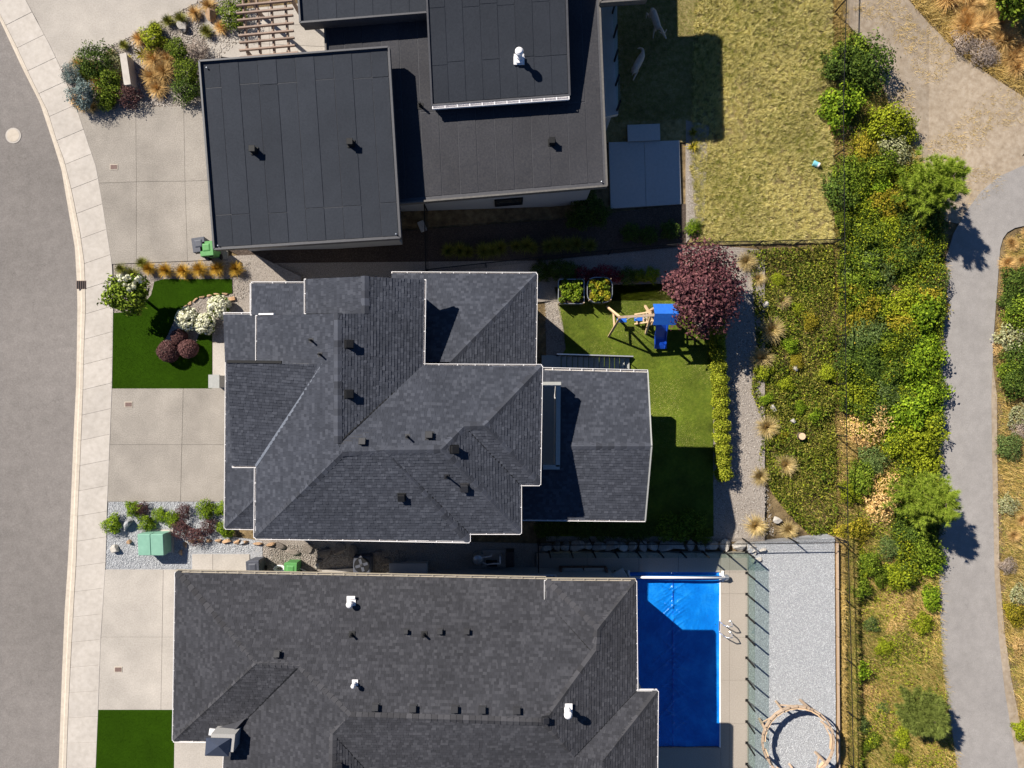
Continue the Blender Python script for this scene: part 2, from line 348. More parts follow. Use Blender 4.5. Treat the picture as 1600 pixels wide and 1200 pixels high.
def leaves(p, nn, leaf, aspect, r):
    n = len(p); t = np.cross(nn, r.normal(size=(n, 3))); t /= np.linalg.norm(t, axis=1)[:, None] + 1e-9; b = np.cross(nn, t)
    s = (leaf * r.uniform(.55, 1.35, n))[:, None]; lift = nn * s * .12
    V = np.stack([p - t * s * .5, p + b * s * aspect * .5 + lift, p + t * s * .5 - lift, p - b * s * aspect * .5 + lift], 1).reshape(-1, 3)
    return V, np.arange(4 * n).reshape(-1, 4)
def stems_arr(tips, base, r0, r):
    V = []; F = []
    for t in tips:
        t = np.array(t, float); b = np.array(base, float) + r.normal(0, .02, 3) * [1, 1, 0]
        ax = t - b; ax /= np.linalg.norm(ax) + 1e-9; u = np.cross(ax, [.3, .7, .2]); u /= np.linalg.norm(u); v = np.cross(ax, u); k = len(V)
        for q, rr in ((b, r0), (t, r0 * .35)):
            for a in range(4): V.append(q + (u * math.cos(a * 1.571) + v * math.sin(a * 1.571)) * rr)
        for a in range(4): c = (a + 1) % 4; F.append((k + a, k + c, k + 4 + c, k + 4 + a))
    return np.array(V), np.array(F)
def join_arr(parts):
    V = []; F = []; mi = []; o = 0
    for (v, f, m) in parts: V.append(v); F.append(f + o); mi.append(np.full(len(f), m)); o += len(v)
    return np.concatenate(V), np.concatenate(F), np.concatenate(mi)
_proto = {}
def shrub_mesh(kind, var, mat, n=900, rz=.8, leaf=.14, **k):
    """unit shrub (radius 1, standing on z=0): leaf cloud and woody stems in one mesh"""
    key = (kind, var)
    if key not in _proto:
        r = np.random.default_rng(sum(map(ord, kind)) + var * 17)
        v, f = leaf_cloud(n, 1, 1, rz, leaf, seed=sum(map(ord, kind)) * 3 + var, **k); v = v + np.array([0, 0, rz * .75]); v[:, 2] = np.maximum(v[:, 2], .02)
        tips = [(math.cos(a) * q, math.sin(a) * q, rz * (.7 + .5 * r.random())) for a, q in zip(r.uniform(0, 6.28, 9), r.uniform(.15, .7, 9))]
        sv, sf = stems_arr(tips, (0, 0, -.08), .035, r)
        V, F, mi = join_arr([(v, f, 0), (sv, sf, 1)])
        o = npmesh('proto', V, F, [mat, bark], matidx=mi); _proto[key] = o.data; bpy.data.objects.remove(o)
    return _proto[key]
def grass_mesh(kind, var, mat, n=260, h=1.0, droop=.75, w=.03):
    """unit grass tuft (radius about 1): arching blades"""
    key = (kind, var)
    if key not in _proto:
        r = np.random.default_rng(sum(map(ord, kind)) + var * 13)
        az = r.uniform(0, 2 * np.pi, n); ln = np.clip(np.abs(r.normal(0, droop, n)), .05, 1.35); L = r.uniform(.6, 1.25, n) * h
        b = np.stack([np.cos(az) * .18 * r.random(n), np.sin(az) * .18 * r.random(n), np.zeros(n) - .03], 1)
        dr = lambda a: np.stack([np.cos(az) * np.sin(a), np.sin(az) * np.sin(a), np.cos(a)], 1)
        m = b + dr(ln * .6) * (L * .55)[:, None]; t = m + dr(np.minimum(ln * 1.5 + .25, 1.9)) * (L * .55)[:, None]
        wv = np.stack([-np.sin(az), np.cos(az), np.zeros(n)], 1) * w / 2
        V = np.stack([b - wv, b + wv, m + wv, m - wv, t + wv * .25, t - wv * .25], 1).reshape(-1, 3)
        V[:, 2] = np.maximum(V[:, 2], -.03)
        i = np.arange(n)[:, None] * 6; F = np.concatenate([i + np.array([[0, 1, 2, 3]]), i + np.array([[3, 2, 4, 5]])])
        o = npmesh('proto', V, F, mat); _proto[key] = o.data; bpy.data.objects.remove(o)
    return _proto[key]
def plant(name, me, px, py, rpx, hscale=1.0, label='', cat='shrub', group=None, off=0.0, zfix=None, sy=1.0, hfrac=.5, rz=None, tilt=0):
    """stand a plant where its middle shows at (px,py), rpx wide in photo pixels"""
    z0 = zfix
    base = Pg(px, py, off) if zfix is None else P(px, py, zfix)
    r = rpx / FPX * (CAMZ - base.z)
    zt = base.z + r * hscale * hfrac
    q = P(px, py, zt); zb = (g(q.x) + off) if zfix is None else zfix
    o = bpy.data.objects.new(name, me); COL.objects.link(o)
    o.location = (q.x, q.y, zb); o.rotation_euler = (0, 0, rnd.uniform(0, 6.28) if rz is None else rz); o.scale = (r, r * sy, r * hscale)
    if tilt: o.rotation_euler = (rnd.uniform(-tilt, tilt), rnd.uniform(-tilt, tilt), o.rotation_euler[2])
    return props(o, label, cat, group)
def patchy(a, b, c): return lambda X, Y: np.clip(.5 + c * (np.sin(X * a + 2 * np.sin(Y * b)) + np.sin(Y * a * 1.3 + 1.5 * np.sin(X * b * 1.4) + 2)), 0, 1)
def rock_mesh(seed, n=2, flat=.6, ang=.3):
    key = ('rock', seed, flat, ang)
    if key not in _proto:
        r = random.Random(seed); bm = bmesh.new(); bmesh.ops.create_icosphere(bm, subdivisions=n, radius=1)
        pl = [(Vector((r.gauss(0, 1), r.gauss(0, 1), r.gauss(0, 1))).normalized(), r.uniform(.42, .72)) for _ in range(11)]
        for v in bm.verts:
            for nn, d in pl:
                k = v.co.dot(nn)
                if k > d: v.co -= nn * (k - d)
            v.co *= 1 + r.uniform(-ang, ang) * .12
            v.co.z *= flat
        me = bpy.data.meshes.new('rock'); bm.to_mesh(me); bm.free(); _proto[key] = me
    return _proto[key]
def rock(px, py, rx, ry, mat, label, group=None, name='rock', rz=0, flat=.6, zfix=None, off=0, parent=None, h=None, cat='rock', seed=None):
    base = Pg(px, py, off) if zfix is None else P(px, py, zfix)
    k = (CAMZ - base.z) / FPX
    me = rock_mesh(seed if seed is not None else rnd.randrange(6), flat=flat)
    if mat.name not in me.materials:
        key = ('rockm', me.name, mat.name)
        if key not in _proto: m2 = me.copy(); m2.materials.clear(); m2.materials.append(mat); _proto[key] = m2
        me = _proto[key]
    o = bpy.data.objects.new(name, me); COL.objects.link(o)
    s = (rx * k, ry * k, (h if h else min(rx, ry) * k))
    o.scale = s; o.location = base + Vector((0, 0, s[2] * flat * .45)); o.rotation_euler = (0, 0, rz)
    if parent: o.parent = parent; o.location = o.location - wloc(parent)
    else: props(o, label, cat, group)
    return o

# ------------------------------------------------------------------ roofs
def clip(poly, a, b, c):
    """keep a*u+b*v<=c"""
    out = []
    for i in range(len(poly)):
        p = poly[i]; q = poly[(i + 1) % len(poly)]; dp = a * p[0] + b * p[1] - c; dq = a * q[0] + b * q[1] - c
        if dp <= 0: out.append(p)
        if (dp < 0 < dq) or (dq < 0 < dp): t = dp / (dp - dq); out.append((p[0] + t * (q[0] - p[0]), p[1] + t * (q[1] - p[1])))
    return out
def shingles(roof, pts, mat, seed, expo=.112, wmin=.08, wmax=.2, holes=()):
    r = random.Random(seed)
    n = Vector((0, 0, 0)); c = Vector((0, 0, 0))
    for i in range(len(pts)):
        p, q = pts[i], pts[(i + 1) % len(pts)]; c += p
        n += Vector(((p.y - q.y) * (p.z + q.z), (p.z - q.z) * (p.x + q.x), (p.x - q.x) * (p.y + q.y)))
    c /= len(pts); n.normalize()
    if n.z < 0: n = -n
    dv = Vector((n.x, n.y, 0)); dv = (dv - n * dv.dot(n)).normalized()      # down the slope
    u = dv.cross(n)
    poly = [((p - c).dot(u), (p - c).dot(dv)) for p in pts]
    v0 = min(p[1] for p in poly); v1 = max(p[1] for p in poly)
    V = []; F = []; v = v1 + .015
    while v > v0:
        strip = clip(clip(poly, 0, 1, v), 0, -1, -(v - expo - .01))
        if len(strip) >= 3:
            ua = min(p[0] for p in strip); ub = max(p[0] for p in strip); x = ua - r.random() * .2
            while x < ub:
                wd = r.uniform(wmin, wmax); tab = clip(clip(strip, 1, 0, x + wd - .004), -1, 0, -x)
                if len(tab) >= 3:
                    lift = r.choice((.009, .012, .02)); k = len(V); m = len(tab)
                    for a, b in tab: V.append(c + u * a + dv * b + n * (.004 + lift * max(0, 1 - (v - b) / expo)))
                    for a, b in tab: V.append(c + u * a + dv * b - n * .006)
                    F.append(tuple(k + i for i in range(m)))
                    for i in range(m): j = (i + 1) % m; F.append((k + i, k + m + i, k + m + j, k + j))
                x += wd
        v -= expo
    o0 = wloc(roof); me = bpy.data.meshes.new('shingles'); me.from_pydata([tuple(p - o0) for p in V], [], F); me.update()
    o = finish('shingles', me, mat, roof); o['kind'] = 'stuff'; return o
def ridge_caps(roof, p, q, mat, drop=.045, wd=.15, step=.235):
    d = q - p; L = d.length; k = max(1, int(L / step)); st = L / k
    me = bpy.data.meshes.new('ridge_cap'); l2 = st * 1.08; a = .012
    me.from_pydata([(0, -wd, -drop - .01), (0, 0, .012), (0, wd, -drop - .01), (l2, -wd, -drop + a), (l2, 0, .012 + a), (l2, wd, -drop + a),
                    (l2, -wd, -drop - .012), (l2, 0, .0), (l2, wd, -drop - .012)], [],
                   [(0, 3, 4, 1), (1, 4, 5, 2), (3, 6, 7, 4), (4, 7, 8, 5)]); me.update(); me.materials.append(mat)
    rot = d.to_track_quat('X', 'Z').to_euler(); o0 = wloc(roof)
    for i in range(k):
        o = bpy.data.objects.new('ridge_cap', me); COL.objects.link(o); o.parent = roof
        o.location = p + d * (i / k) - o0 + Vector((0, 0, .012)); o.rotation_euler = rot
def make_roof(house, V, faces, mat, seed, thick=.2, name='roof'):
    """V: corner -> (px,py,z); faces: lists of corners. Returns the roof part and its world corners"""
    W = {k: P(*v) for k, v in V.items()}
    mb = MB()
    for f in faces:
        pts = [W[k] for k in f]; n = len(pts)
        mb.hexa([p - Vector((0, 0, thick)) for p in pts], [p - Vector((0, 0, .03)) for p in pts])
    ro = mb.build(name, deckm, house)
    for i, f in enumerate(faces): shingles(ro, [W[k] for k in f], mat, seed + i)
    return ro, W
def gutter(house, pts, mat=None, hang=.62, wd=.08, side=1):
    wd = max(.035, wd * .8)
    """a trough along the eave with hangers; the trough lies on the left of the run (side=1)"""
    mat = mat or whitem; mb = MB(); mi = MB()
    for a, b in zip(pts, pts[1:]):
        d = (b - a); d.z = 0; L = d.length; d.normalize(); nn = Vector((-d.y, d.x, 0)) * side
        for t, hh, ww, zz in ((.0, .1, .012, -.05), (wd, .11, .016, -.045)):
            mb.bar(a + nn * t + Vector((0, 0, zz)), b + nn * t + Vector((0, 0, zz)), ww, hh)
        mi.bar(a + nn * wd / 2 + Vector((0, 0, -.085)), b + nn * wd / 2 + Vector((0, 0, -.085)), wd - .012, .02)
        k = max(1, int(L / hang))
        for i in range(k + 1):
            q = a + (b - a) * ((i + rnd.uniform(-.18, .18)) / k if 0 < i < k else i / k); mb.bar(q - nn * .01, q + nn * wd, .025, .012)
    o = mb.build('gutter', mat, house); mi.build('gutter_trough', gutin, o); return o
def trim(house, pts, mat=None, wd=.06, ht=.14, name='eave_trim'):
    mb = MB()
    for a, b in zip(pts, pts[1:]): mb.bar(a + Vector((0, 0, -.04)), b + Vector((0, 0, -.04)), wd, ht)
    return mb.build(name, mat or whitem, house)
def walls(house, polypx, ztop, zb, mat, name='wall'):
    mb = MB(); pts = [P(x, y, ztop) for x, y in polypx]; mb.prism(pts, zb, ztop - .04)
    return mb.build(name, mat, house)
def roof_z(pts, x, y):
    a, b, c = pts; n = (b - a).cross(c - a); return a.z - ((x - a.x) * n.x + (y - a.y) * n.y) / n.z
def on_plane(pl, px, py):
    """point of the roof plane through three world points that shows at the pixel"""
    n = (pl[1] - pl[0]).cross(pl[2] - pl[0]); o = Vector((0, 0, CAMZ)); d = P(px, py, 0) - o
    return o + d * ((pl[0] - o).dot(n) / d.dot(n)), (n if n.z > 0 else -n).normalized()
def slope_rot(n, az=0):
    z = n; x = Vector((math.cos(az), math.sin(az), 0)); x = (x - z * x.dot(z)).normalized(); y = z.cross(x)
    return Matrix((x, y, z)).transposed()
def box_vent(parent, p, n, s=.3, mat=None, h=.16, name='roof_vent'):
    s *= .84
    m = slope_rot(n); mb = MB(); mb.box(p + n * .022, (s * 1.35, s * 1.35, .03), rot=m)
    mb.box(p + n * (h * .5 + .02), (s, s, h), rot=m, taper=.86); mb.box(p + n * (h + .03), (s * 1.08, s * 1.08, .03), rot=m)
    return mb.build(name, mat or dark, parent, bevel=.01)
def pipe_vent(parent, p, n, r=.05, h=.4, mat=None, base=None, cap=False, name='vent_pipe'):
    mb = MB(); mb.tube(p - Vector((0, 0, .05)), p + Vector((0, 0, h)), r, 10)
    if cap:
        mb.lathe(p + Vector((0, 0, h - .02)), [(r * 1.9, 0), (r * 1.9, .09), (r * 1.2, .15), (r * .3, .17)], 14)
        mb.lathe(p + Vector((0, 0, h * .45)), [(r * 1.5, 0), (r * 1.5, .04), (r, .08)], 14)
    o = mb.build(name, mat or dark, parent, smooth=False)
    fb = MB(); fb.box(p + n * .03, (r * 5, r * 5, .02), rot=slope_rot(n)); fb.tube(p, p + Vector((0, 0, .12)), r * 1.7, 10, r * 1.1)
    fb.build('flashing', base or mat or dark, o); return o
def window(house, c, wd, ht, nrm, mat=None):
    """window set proud of a wall; c centre on the wall, nrm outward"""
    nrm = Vector(nrm).normalized(); t = Vector((-nrm.y, nrm.x, 0)); rot = Matrix((t, nrm, Vector((0, 0, 1)))).transposed()
    mb = MB()
    for s in (-1, 1):
        mb.box(c + t * s * wd / 2 + nrm * .02, (.07, .1, ht + .07), rot=rot); mb.box(c + Vector((0, 0, s * ht / 2)) + nrm * .021, (wd - .07, .1, .07), rot=rot)
    o = mb.build('window', mat or dark, house)
    p = MB(); p.box(c + nrm * .005, (wd, .03, ht), rot=rot); p.build('pane', pane, o); return o
# ================================================================== THE SETTING
mbg = MB()
for x0, x1 in zip(GX, GX[1:]):
    mbg.poly([(x0, -300, g(x0) - .02), (x1, -300, g(x1) - .02), (x1, 300, g(x1) - .02), (x0, 300, g(x0) - .02)], (0, 1, 2, 3))
mbg.build('ground', soil, kind='structure')

# --- street, kerb, sidewalk
RD = [(-60, -75), (0, 32), (35, 107), (62, 160), (82, 220), (96, 265), (102, 300), (117, 387), (120, 440), (121, 480), (120, 550), (119, 600), (115, 680), (110, 805), (106, 880), (101, 955), (97, 1050), (92, 1190), (88, 1280)]
KB = [(-45, -66), (0, 22), (27, 75), (50, 125), (75, 175), (87, 215), (100, 250), (112, 298), (125, 362), (132, 412), (134, 475), (131, 550), (130, 600), (126, 705), (122, 792), (119, 880), (112, 1005), (107, 1105), (104, 1190), (100, 1280)]
OT = [(-4, -89), (40, 0), (57, 32), (75, 65), (92, 100), (120, 170), (137, 222), (150, 260), (157, 300), (167, 362), (175, 412), (177, 462), (176, 550), (175, 605), (171, 705), (167, 805), (165, 880), (157, 1005), (154, 1092), (150, 1190), (146, 1280)]
def resample(pl, n):
    p = np.array(pl, float); s = np.r_[0, np.cumsum(np.hypot(*np.diff(p, axis=0).T))]; t = np.linspace(0, s[-1], n)
    return np.stack([np.interp(t, s, p[:, 0]), np.interp(t, s, p[:, 1])], 1)
road = [P(x, y, .02) for x, y in RD]
mb = MB(); q = [(-200, 200)] + [(p.x + .1, p.y) for p in road] + [(-200, -200)]
q = [(-200, 60)] + [(road[0].x - 20, road[0].y + 40)] + [(p.x + .12, p.y) for p in road] + [(road[-1].x, -80), (-200, -80)]
sheet('road', q, asphalt, zfix=.02, thick=.5, world=True)
NS = 35; kr = resample(RD, NS * 4 + 1); kk = resample(KB, NS * 4 + 1); oo = resample(OT, NS * 4 + 1)
sw = bpy.data.objects.new('sidewalk', None); COL.objects.link(sw); sw['kind'] = 'structure'
kb = bpy.data.objects.new('kerb', None); COL.objects.link(kb); kb['kind'] = 'structure'
def lerp(a, b, t): return (a[0] + (b[0] - a[0]) * t, a[1] + (b[1] - a[1]) * t)
mbj = MB()
for i in range(NS):
    e = .011
    idx = [i * 4 + j for j in range(5)]
    L = [kk[j].tolist() for j in idx]; O = [oo[j].tolist() for j in idx]; Q = [kr[j].tolist() for j in idx]
    L[0] = lerp(L[0], L[1], e); O[0] = lerp(O[0], O[1], e); L[-1] = lerp(L[-1], L[-2], e); O[-1] = lerp(O[-1], O[-2], e)
    Q[0] = lerp(Q[0], Q[1], e * .5); Q[-1] = lerp(Q[-1], Q[-2], e * .5)
    pts = [P(*p, .14) for p in L] + [P(*p, .14) for p in reversed(O)]
    m = MB(); m.prism([(p.x, p.y) for p in reversed(pts)], -.1, .14 + rnd.uniform(-.003, .003)); m.build('slab', concrete, sw, bevel=.008)
    a = [P(*p, .045) for p in Q]; b = [P(*p, .14) for p in L]
    mid = [P(*lerp(Q[j], L[j], .42), .06) for j in range(5)]; lip = [P(*lerp(Q[j], L[j], .55), .14) for j in range(5)]; bb = [P(*lerp(L[j], Q[j], .04), .148) for j in range(5)]
    m = MB()
    for j in range(4):
        for (u, v) in ((a, mid), (mid, lip), (lip, bb)):
            m.hexa([Vector((p.x, p.y, -.1)) for p in (u[j], v[j], v[j + 1], u[j + 1])], [u[j], v[j], v[j + 1], u[j + 1]])
    m.build('kerb_stone', kerbmat, kb)
    lp = [P(*kk[j], .1) for j in idx] + [P(*oo[j], .1) for j in reversed(idx)]
    mbj.prism([(p.x, p.y) for p in reversed(lp)], -.05, .1)
mbj.build('bedding', joint, sw, kind='stuff')
dr = thing('storm_drain', 'dark rectangular iron grate set in the pale kerb', 'drain grate', P(127, 445, .05))
c = P(127, 445, .145); m = MB(); m.box(c - Vector((0, 0, .01)), (.42, .36, .03)); m.build('frame', glowy, dr)
for k in range(5): m = MB(); m.box(c + Vector((-.16 + k * .08, 0, .015)), (.03, .33, .025)); m.build('bar', dark, dr)
c = P(21, 212, .022); mh = thing('manhole_cover', 'round pale manhole cover in the street asphalt', 'manhole cover', c)
m = MB(); m.lathe(c, [(.34, 0), (.34, .012), (.3, .016)], 24); m.build('cover', concrete, mh)
m = MB(); m.lathe(c, [(.27, .016), (.27, .022), (.25, .024)], 20); m.build('inner_plate', kerbmat, mh)

def slab_field(name, corners, us, vs, mat, z, thick=.3, gap=.004, label=None, part='slab'):
    """paving of slabs: corners TL,TR,BR,BL in pixels, joints at the fractions us, vs"""
    C = [P(x, y, z) for x, y in corners]
    par = bpy.data.objects.new(name, None); COL.objects.link(par); par['kind'] = 'structure'; par.location = C[0]
    bl = lambda u, v: (C[0] * (1 - u) + C[1] * u) * (1 - v) + (C[3] * (1 - u) + C[2] * u) * v
    for i in range(len(us) - 1):
        for j in range(len(vs) - 1):
            u0, u1, v0, v1 = us[i], us[i + 1], vs[j], vs[j + 1]; q = [bl(u0, v0), bl(u1, v0), bl(u1, v1), bl(u0, v1)]
            cc = sum(q, Vector()) / 4; q = [p + Vector((math.copysign(gap, cc.x - p.x), math.copysign(gap, cc.y - p.y), 0)) for p in q]
            m = MB(); m.prism([(p.x, p.y) for p in reversed(q)], z - thick, z + rnd.uniform(-.003, .003)); m.build(part, mat, par, bevel=.006)
    m = MB(); m.prism([(p.x, p.y) for p in reversed(C)], z - thick, z - .035); m.build('bedding', joint, par, kind='stuff')
    return par
def drain_plate(px, py, z, label):
    c = P(px, py, z); o = thing('utility_cover', label, 'drain cover', c)
    m = MB(); m.box(c + Vector((0, 0, .006)), (.34, .24, .016)); m.build('frame', kerbmat, o)
    m = MB(); m.box(c + Vector((0, 0, .014)), (.28, .18, .014)); m.build('plate', glowy, o)
slab_field('driveway', [(173, 606), (362, 606), (360, 784), (165, 784)], [0, .6, 1], [0, .5, 1], drive, .13)
drain_plate(201, 632, .13, 'reddish iron plate in the driveway beside the front turf lawn')
# driveway of the flat-roofed house follows the curved sidewalk
par = bpy.data.objects.new('driveway', None); COL.objects.link(par); par['kind'] = 'structure'
for j, pl in enumerate([[(118, 172), (212, 168), (213, 284), (153, 286), (147, 260), (134, 222)], [(212, 168), (287, 166), (289, 283), (213, 284)], [(287, 166), (345, 163), (352, 281), (289, 283)],
           [(153, 286), (213, 284), (213, 411), (172, 413), (164, 362)], [(213, 284), (289, 283), (293, 408), (213, 411)], [(289, 283), (352, 281), (356, 405), (293, 408)]]):
    cx = sum(p[0] for p in pl) / len(pl); cy = sum(p[1] for p in pl) / len(pl)
    sheet('slab', [(x + (.22 if x < cx else -.22), y + (.22 if y < cy else -.22)) for x, y in pl], drive, zfix=.13 + .002 * (j % 2), thick=.3, parent=par)
sheet('bedding', [(121, 172), (345, 163), (356, 405), (176, 413), (157, 300)], joint, zfix=.095, thick=.3, parent=par)
drain_plate(178, 261, .134, 'small square drain plate in the driveway of the flat-roofed house')
slab_field('driveway', [(160, 890), (282, 890), (280, 1110), (150, 1110)], [0, .78, 1], [0, .48, 1], drive2, .13)
drain_plate(185, 1046, .13, 'reddish iron plate in the driveway below the gravel bed')
slab_field('entry_walk', [(270, 1158), (350, 1158), (350, 1280), (268, 1280)], [0, 1], [0, .5, 1], drive2, .13)
slab_field('side_pad', [(300, 866), (390, 866), (390, 900), (300, 900)], [0, .36, 1], [0, 1], drive2, .14)
sheet('neighbour_driveway', [(58, 32), (40, 0), (0, -85), (330, -85), (318, 0), (300, 8), (190, 64), (95, 108)], drive2, zfix=.125, thick=.3)
# --- front garden of the hip-roofed house
ISL = [(364, 458), (340, 461), (313, 465), (295, 473), (281, 487), (271, 502), (262, 522), (250, 542), (246, 557), (258, 563), (275, 558), (292, 552), (305, 540), (309, 528), (314, 515), (322, 505), (331, 518), (331, 535), (345, 540), (352, 490), (392, 490), (392, 458)]
CIR = [(177, 487), (190, 491), (208, 488), (222, 478), (236, 462), (240, 445), (243, 437), (200, 412), (175, 412)]
sheet('gravel_bed', [(173, 408), (400, 398), (470, 432), (470, 520), (352, 520), (352, 610), (176, 610)], gravelm, zfix=.1)
TURF = [(174, 489), (208, 487), (222, 477), (236, 461), (241, 440), (255, 436), (362, 436), (363, 458), (340, 461), (313, 465), (295, 473), (281, 487), (271, 502), (262, 522), (250, 542), (246, 557), (258, 563), (275, 558), (292, 552), (305, 540), (309, 528), (314, 515), (322, 505), (331, 518), (331, 607), (173, 607)]
sheet('front_lawn', TURF, turf, zfix=.13, thick=.2)
blades('turf_grass', TURF, 45000, .05, .006, .5, turfb, zfix=.13)
stones('gravel', [(178, 415), (390, 408), (395, 455), (350, 490), (350, 520), (300, 545), (250, 560), (262, 522), (281, 487), (313, 465), (363, 458), (362, 436), (243, 437), (222, 477), (178, 488)], 5200, .012, .03, stone_tan, zfix=.105)
slab_field('stepping_walk', [(332, 536), (352, 536), (352, 607), (332, 607)], [0, 1], [0, 1], drive2, .135)
edge = thing('flagstone_edging', 'curved row of ochre flat stones edging the hydrangea bed', 'garden edging', P(300, 480, .1))
for i, (x, y) in enumerate([(316, 464), (328, 462), (340, 460), (352, 459), (306, 468), (297, 474), (288, 481), (281, 489), (275, 498)]):
    rock(x, y, 6.5, 2.6, rocko, None, rz=rnd.uniform(-.2, .2) + (0 if i < 4 else .9), zfix=.12, parent=edge, name='stone', h=.07)
m = MB(); m.box(P(362, 467, .16), (.3, .16, .09), rz=.2); o = m.build('brick', rocko, None, bevel=.01); props(o, 'single reddish brick lying on gravel beside white hydrangeas', 'brick')
# --- gravel bed with the transformer
BED = [(169, 783), (353, 783), (353, 840), (470, 850), (640, 868), (640, 915), (163, 915)]
sheet('gravel_bed', [(169, 783), (354, 783), (354, 838), (410, 846), (410, 915), (163, 915)], gravelg, zfix=.11)
stones('gravel', [(170, 784), (352, 784), (352, 838), (400, 846), (398, 862), (298, 864), (298, 889), (164, 889)], 9000, .012, .032, stone_white, zfix=.115)
sheet('side_yard', [(405, 838), (860, 850), (860, 930), (405, 915)], gravelm, off=.09)
stones('gravel', [(400, 846), (640, 860), (640, 898), (392, 890)], 4500, .012, .03, stone_tan, off=.1)
sheet('front_lawn', [(148, 1109), (273, 1109), (271, 1280), (143, 1280)], turf, zfix=.132, thick=.3)
blades('turf_grass', [(154, 1111), (269, 1111), (268, 1210), (151, 1210)], 20000, .05, .006, .5, turfb, zfix=.132)
# --- corner garden of the flat-roofed house
GARD = [(90, 103), (190, 62), (300, 6), (330, -14), (380, -34), (380, 60), (345, 88), (345, 168), (118, 176)]
sheet('gravel_bed', GARD, gravelm, zfix=.11)
stones('gravel', GARD, 6000, .015, .05, stone_tan, zfix=.12)
slab_field('entry_patio', [(325, 86), (318, 20), (520, 0), (520, 110)], [0, .33, .66, 1], [0, .5, 1], drive2, .12)
# --- side yards and back yards
sheet('side_yard', [(345, 385), (1074, 318), (1074, 384), (845, 407), (400, 412)], mulch, off=.08)
sheet('side_yard', [(400, 409), (845, 404), (1074, 381), (1190, 390), (1190, 470), (860, 470), (390, 520)], gravelm, off=.06)
sheet('back_yard', [(800, 430), (1195, 405), (1195, 846), (800, 846)], gravelm, zfix=-2.58, thick=.5)
stones('gravel', [(1140, 405), (1188, 405), (1178, 600), (1210, 838), (1110, 838), (1118, 540), (1140, 480)], 5000, .012, .035, stone_tan, zfix=-2.575)
stones('gravel', [(842, 445), (864, 452), (884, 545), (842, 512)], 1600, .012, .03, stone_tan, zfix=-2.575)
LAWN = [(866, 449), (900, 446), (1048, 443), (1062, 470), (1085, 505), (1108, 530), (1113, 560), (1115, 838), (830, 838), (850, 600), (884, 545), (881, 515), (874, 475)]
sheet('back_lawn', LAWN, lawnm, zfix=-2.54, thick=.3)
blades('lawn_grass', [(866, 449), (1048, 443), (1085, 505), (1113, 560), (1115, 838), (990, 838), (990, 560), (884, 545)], 150000, .055, .008, .6, lawnb, zfix=-2.54)
blades('lawn_dry_patches', [(866, 449), (1048, 443), (1085, 505), (1113, 560), (1115, 700), (990, 700), (990, 560), (884, 545)], 60000, .055, .009, .8, dryb, zfix=-2.54, mask=lambda X, Y: .75 * np.clip(patchy(1.3, .9, .6)(X, Y) - .35, 0, 1))
DRY = [(1076, 188), (1092, 150), (1092, -90), (1301, -90), (1300, 180), (1302, 379), (1085, 384), (1072, 380)]
sheet('dry_lawn', [(940, -90), (1301, -90), (1302, 379), (1072, 385), (1072, 222), (940, 222)], drym, off=.08)
blades('lawn_grass', [(958, -20), (1088, -20), (1088, 186), (960, 192)], 45000, .07, .011, .7, lawnb, off=.08)
DG = [(1088, -30), (1298, -30), (1300, 378), (1090, 382), (1078, 260)]
blades('dry_grass', DG, 180000, .17, .018, .62, dryb, off=.08, tuft=40, spread=.045)
blades('green_grass', DG, 170000, .14, .016, .7, drygb, off=.08, tuft=24, spread=.06, mask=patchy(.9, .6, .3))
bed = sheet('planting_bed', [(1072, 188), (1108, 196), (1100, 345), (1072, 380)], gravelm, off=.1)
stones('gravel', [(1073, 215), (1105, 220), (1100, 340), (1074, 375)], 1500, .012, .03, stone_tan, off=.1)
# --- wild slope, path, dirt
PATH_L = [(1640, 240), (1600, 258), (1560, 276), (1532, 300), (1510, 330), (1490, 365), (1478, 405), (1472, 450), (1468, 560), (1467, 700), (1467, 900), (1474, 1050), (1484, 1120), (1498, 1210), (1512, 1290)]
PATH_R = [(1640, 345), (1600, 353), (1586, 356), (1574, 363), (1567, 373), (1563, 388), (1561, 410), (1559, 440), (1553, 520), (1549, 620), (1550, 700), (1552, 800), (1554, 900), (1561, 1000), (1570, 1080), (1580, 1140), (1593, 1210), (1612, 1290)]
sheet('footpath', PATH_L + PATH_R[::-1], pathmat, off=.05)
SAND = [(1640, 222), (1600, 240), (1562, 288), (1532, 320), (1502, 350), (1476, 345), (1430, 235), (1395, 175), (1368, 110), (1345, 60), (1318, 30), (1316, -90), (1405, -90), (1420, 0), (1460, 45), (1500, 85), (1550, 120), (1600, 152), (1640, 170)]
sheet('dirt_clearing', SAND, dirt, off=.03)
stones('loose_gravel', SAND, 1800, .006, .018, stone_tan, off=.03)
blades('sparse_dry_grass', SAND, 26000, .2, .014, .95, goldb, off=.03, tuft=9, spread=.1, mask=lambda X, Y: np.clip(patchy(1.1, .7, .8)(X, Y) - .55, 0, 1))
sheet('path_shoulder', [(1640, 225), (1600, 243), (1556, 262), (1525, 290), (1500, 330), (1515, 330), (1532, 303), (1560, 279), (1600, 261), (1640, 243)], dirt, off=.042)
sheet('path_shoulder', [(1550, 560), (1549, 620), (1550, 700), (1552, 800), (1554, 900), (1561, 1000), (1570, 1080), (1580, 1140), (1593, 1210), (1608, 1210), (1594, 1130), (1580, 1060), (1570, 990), (1562, 900), (1560, 800), (1558, 700), (1558, 620)], dirt, off=.042)

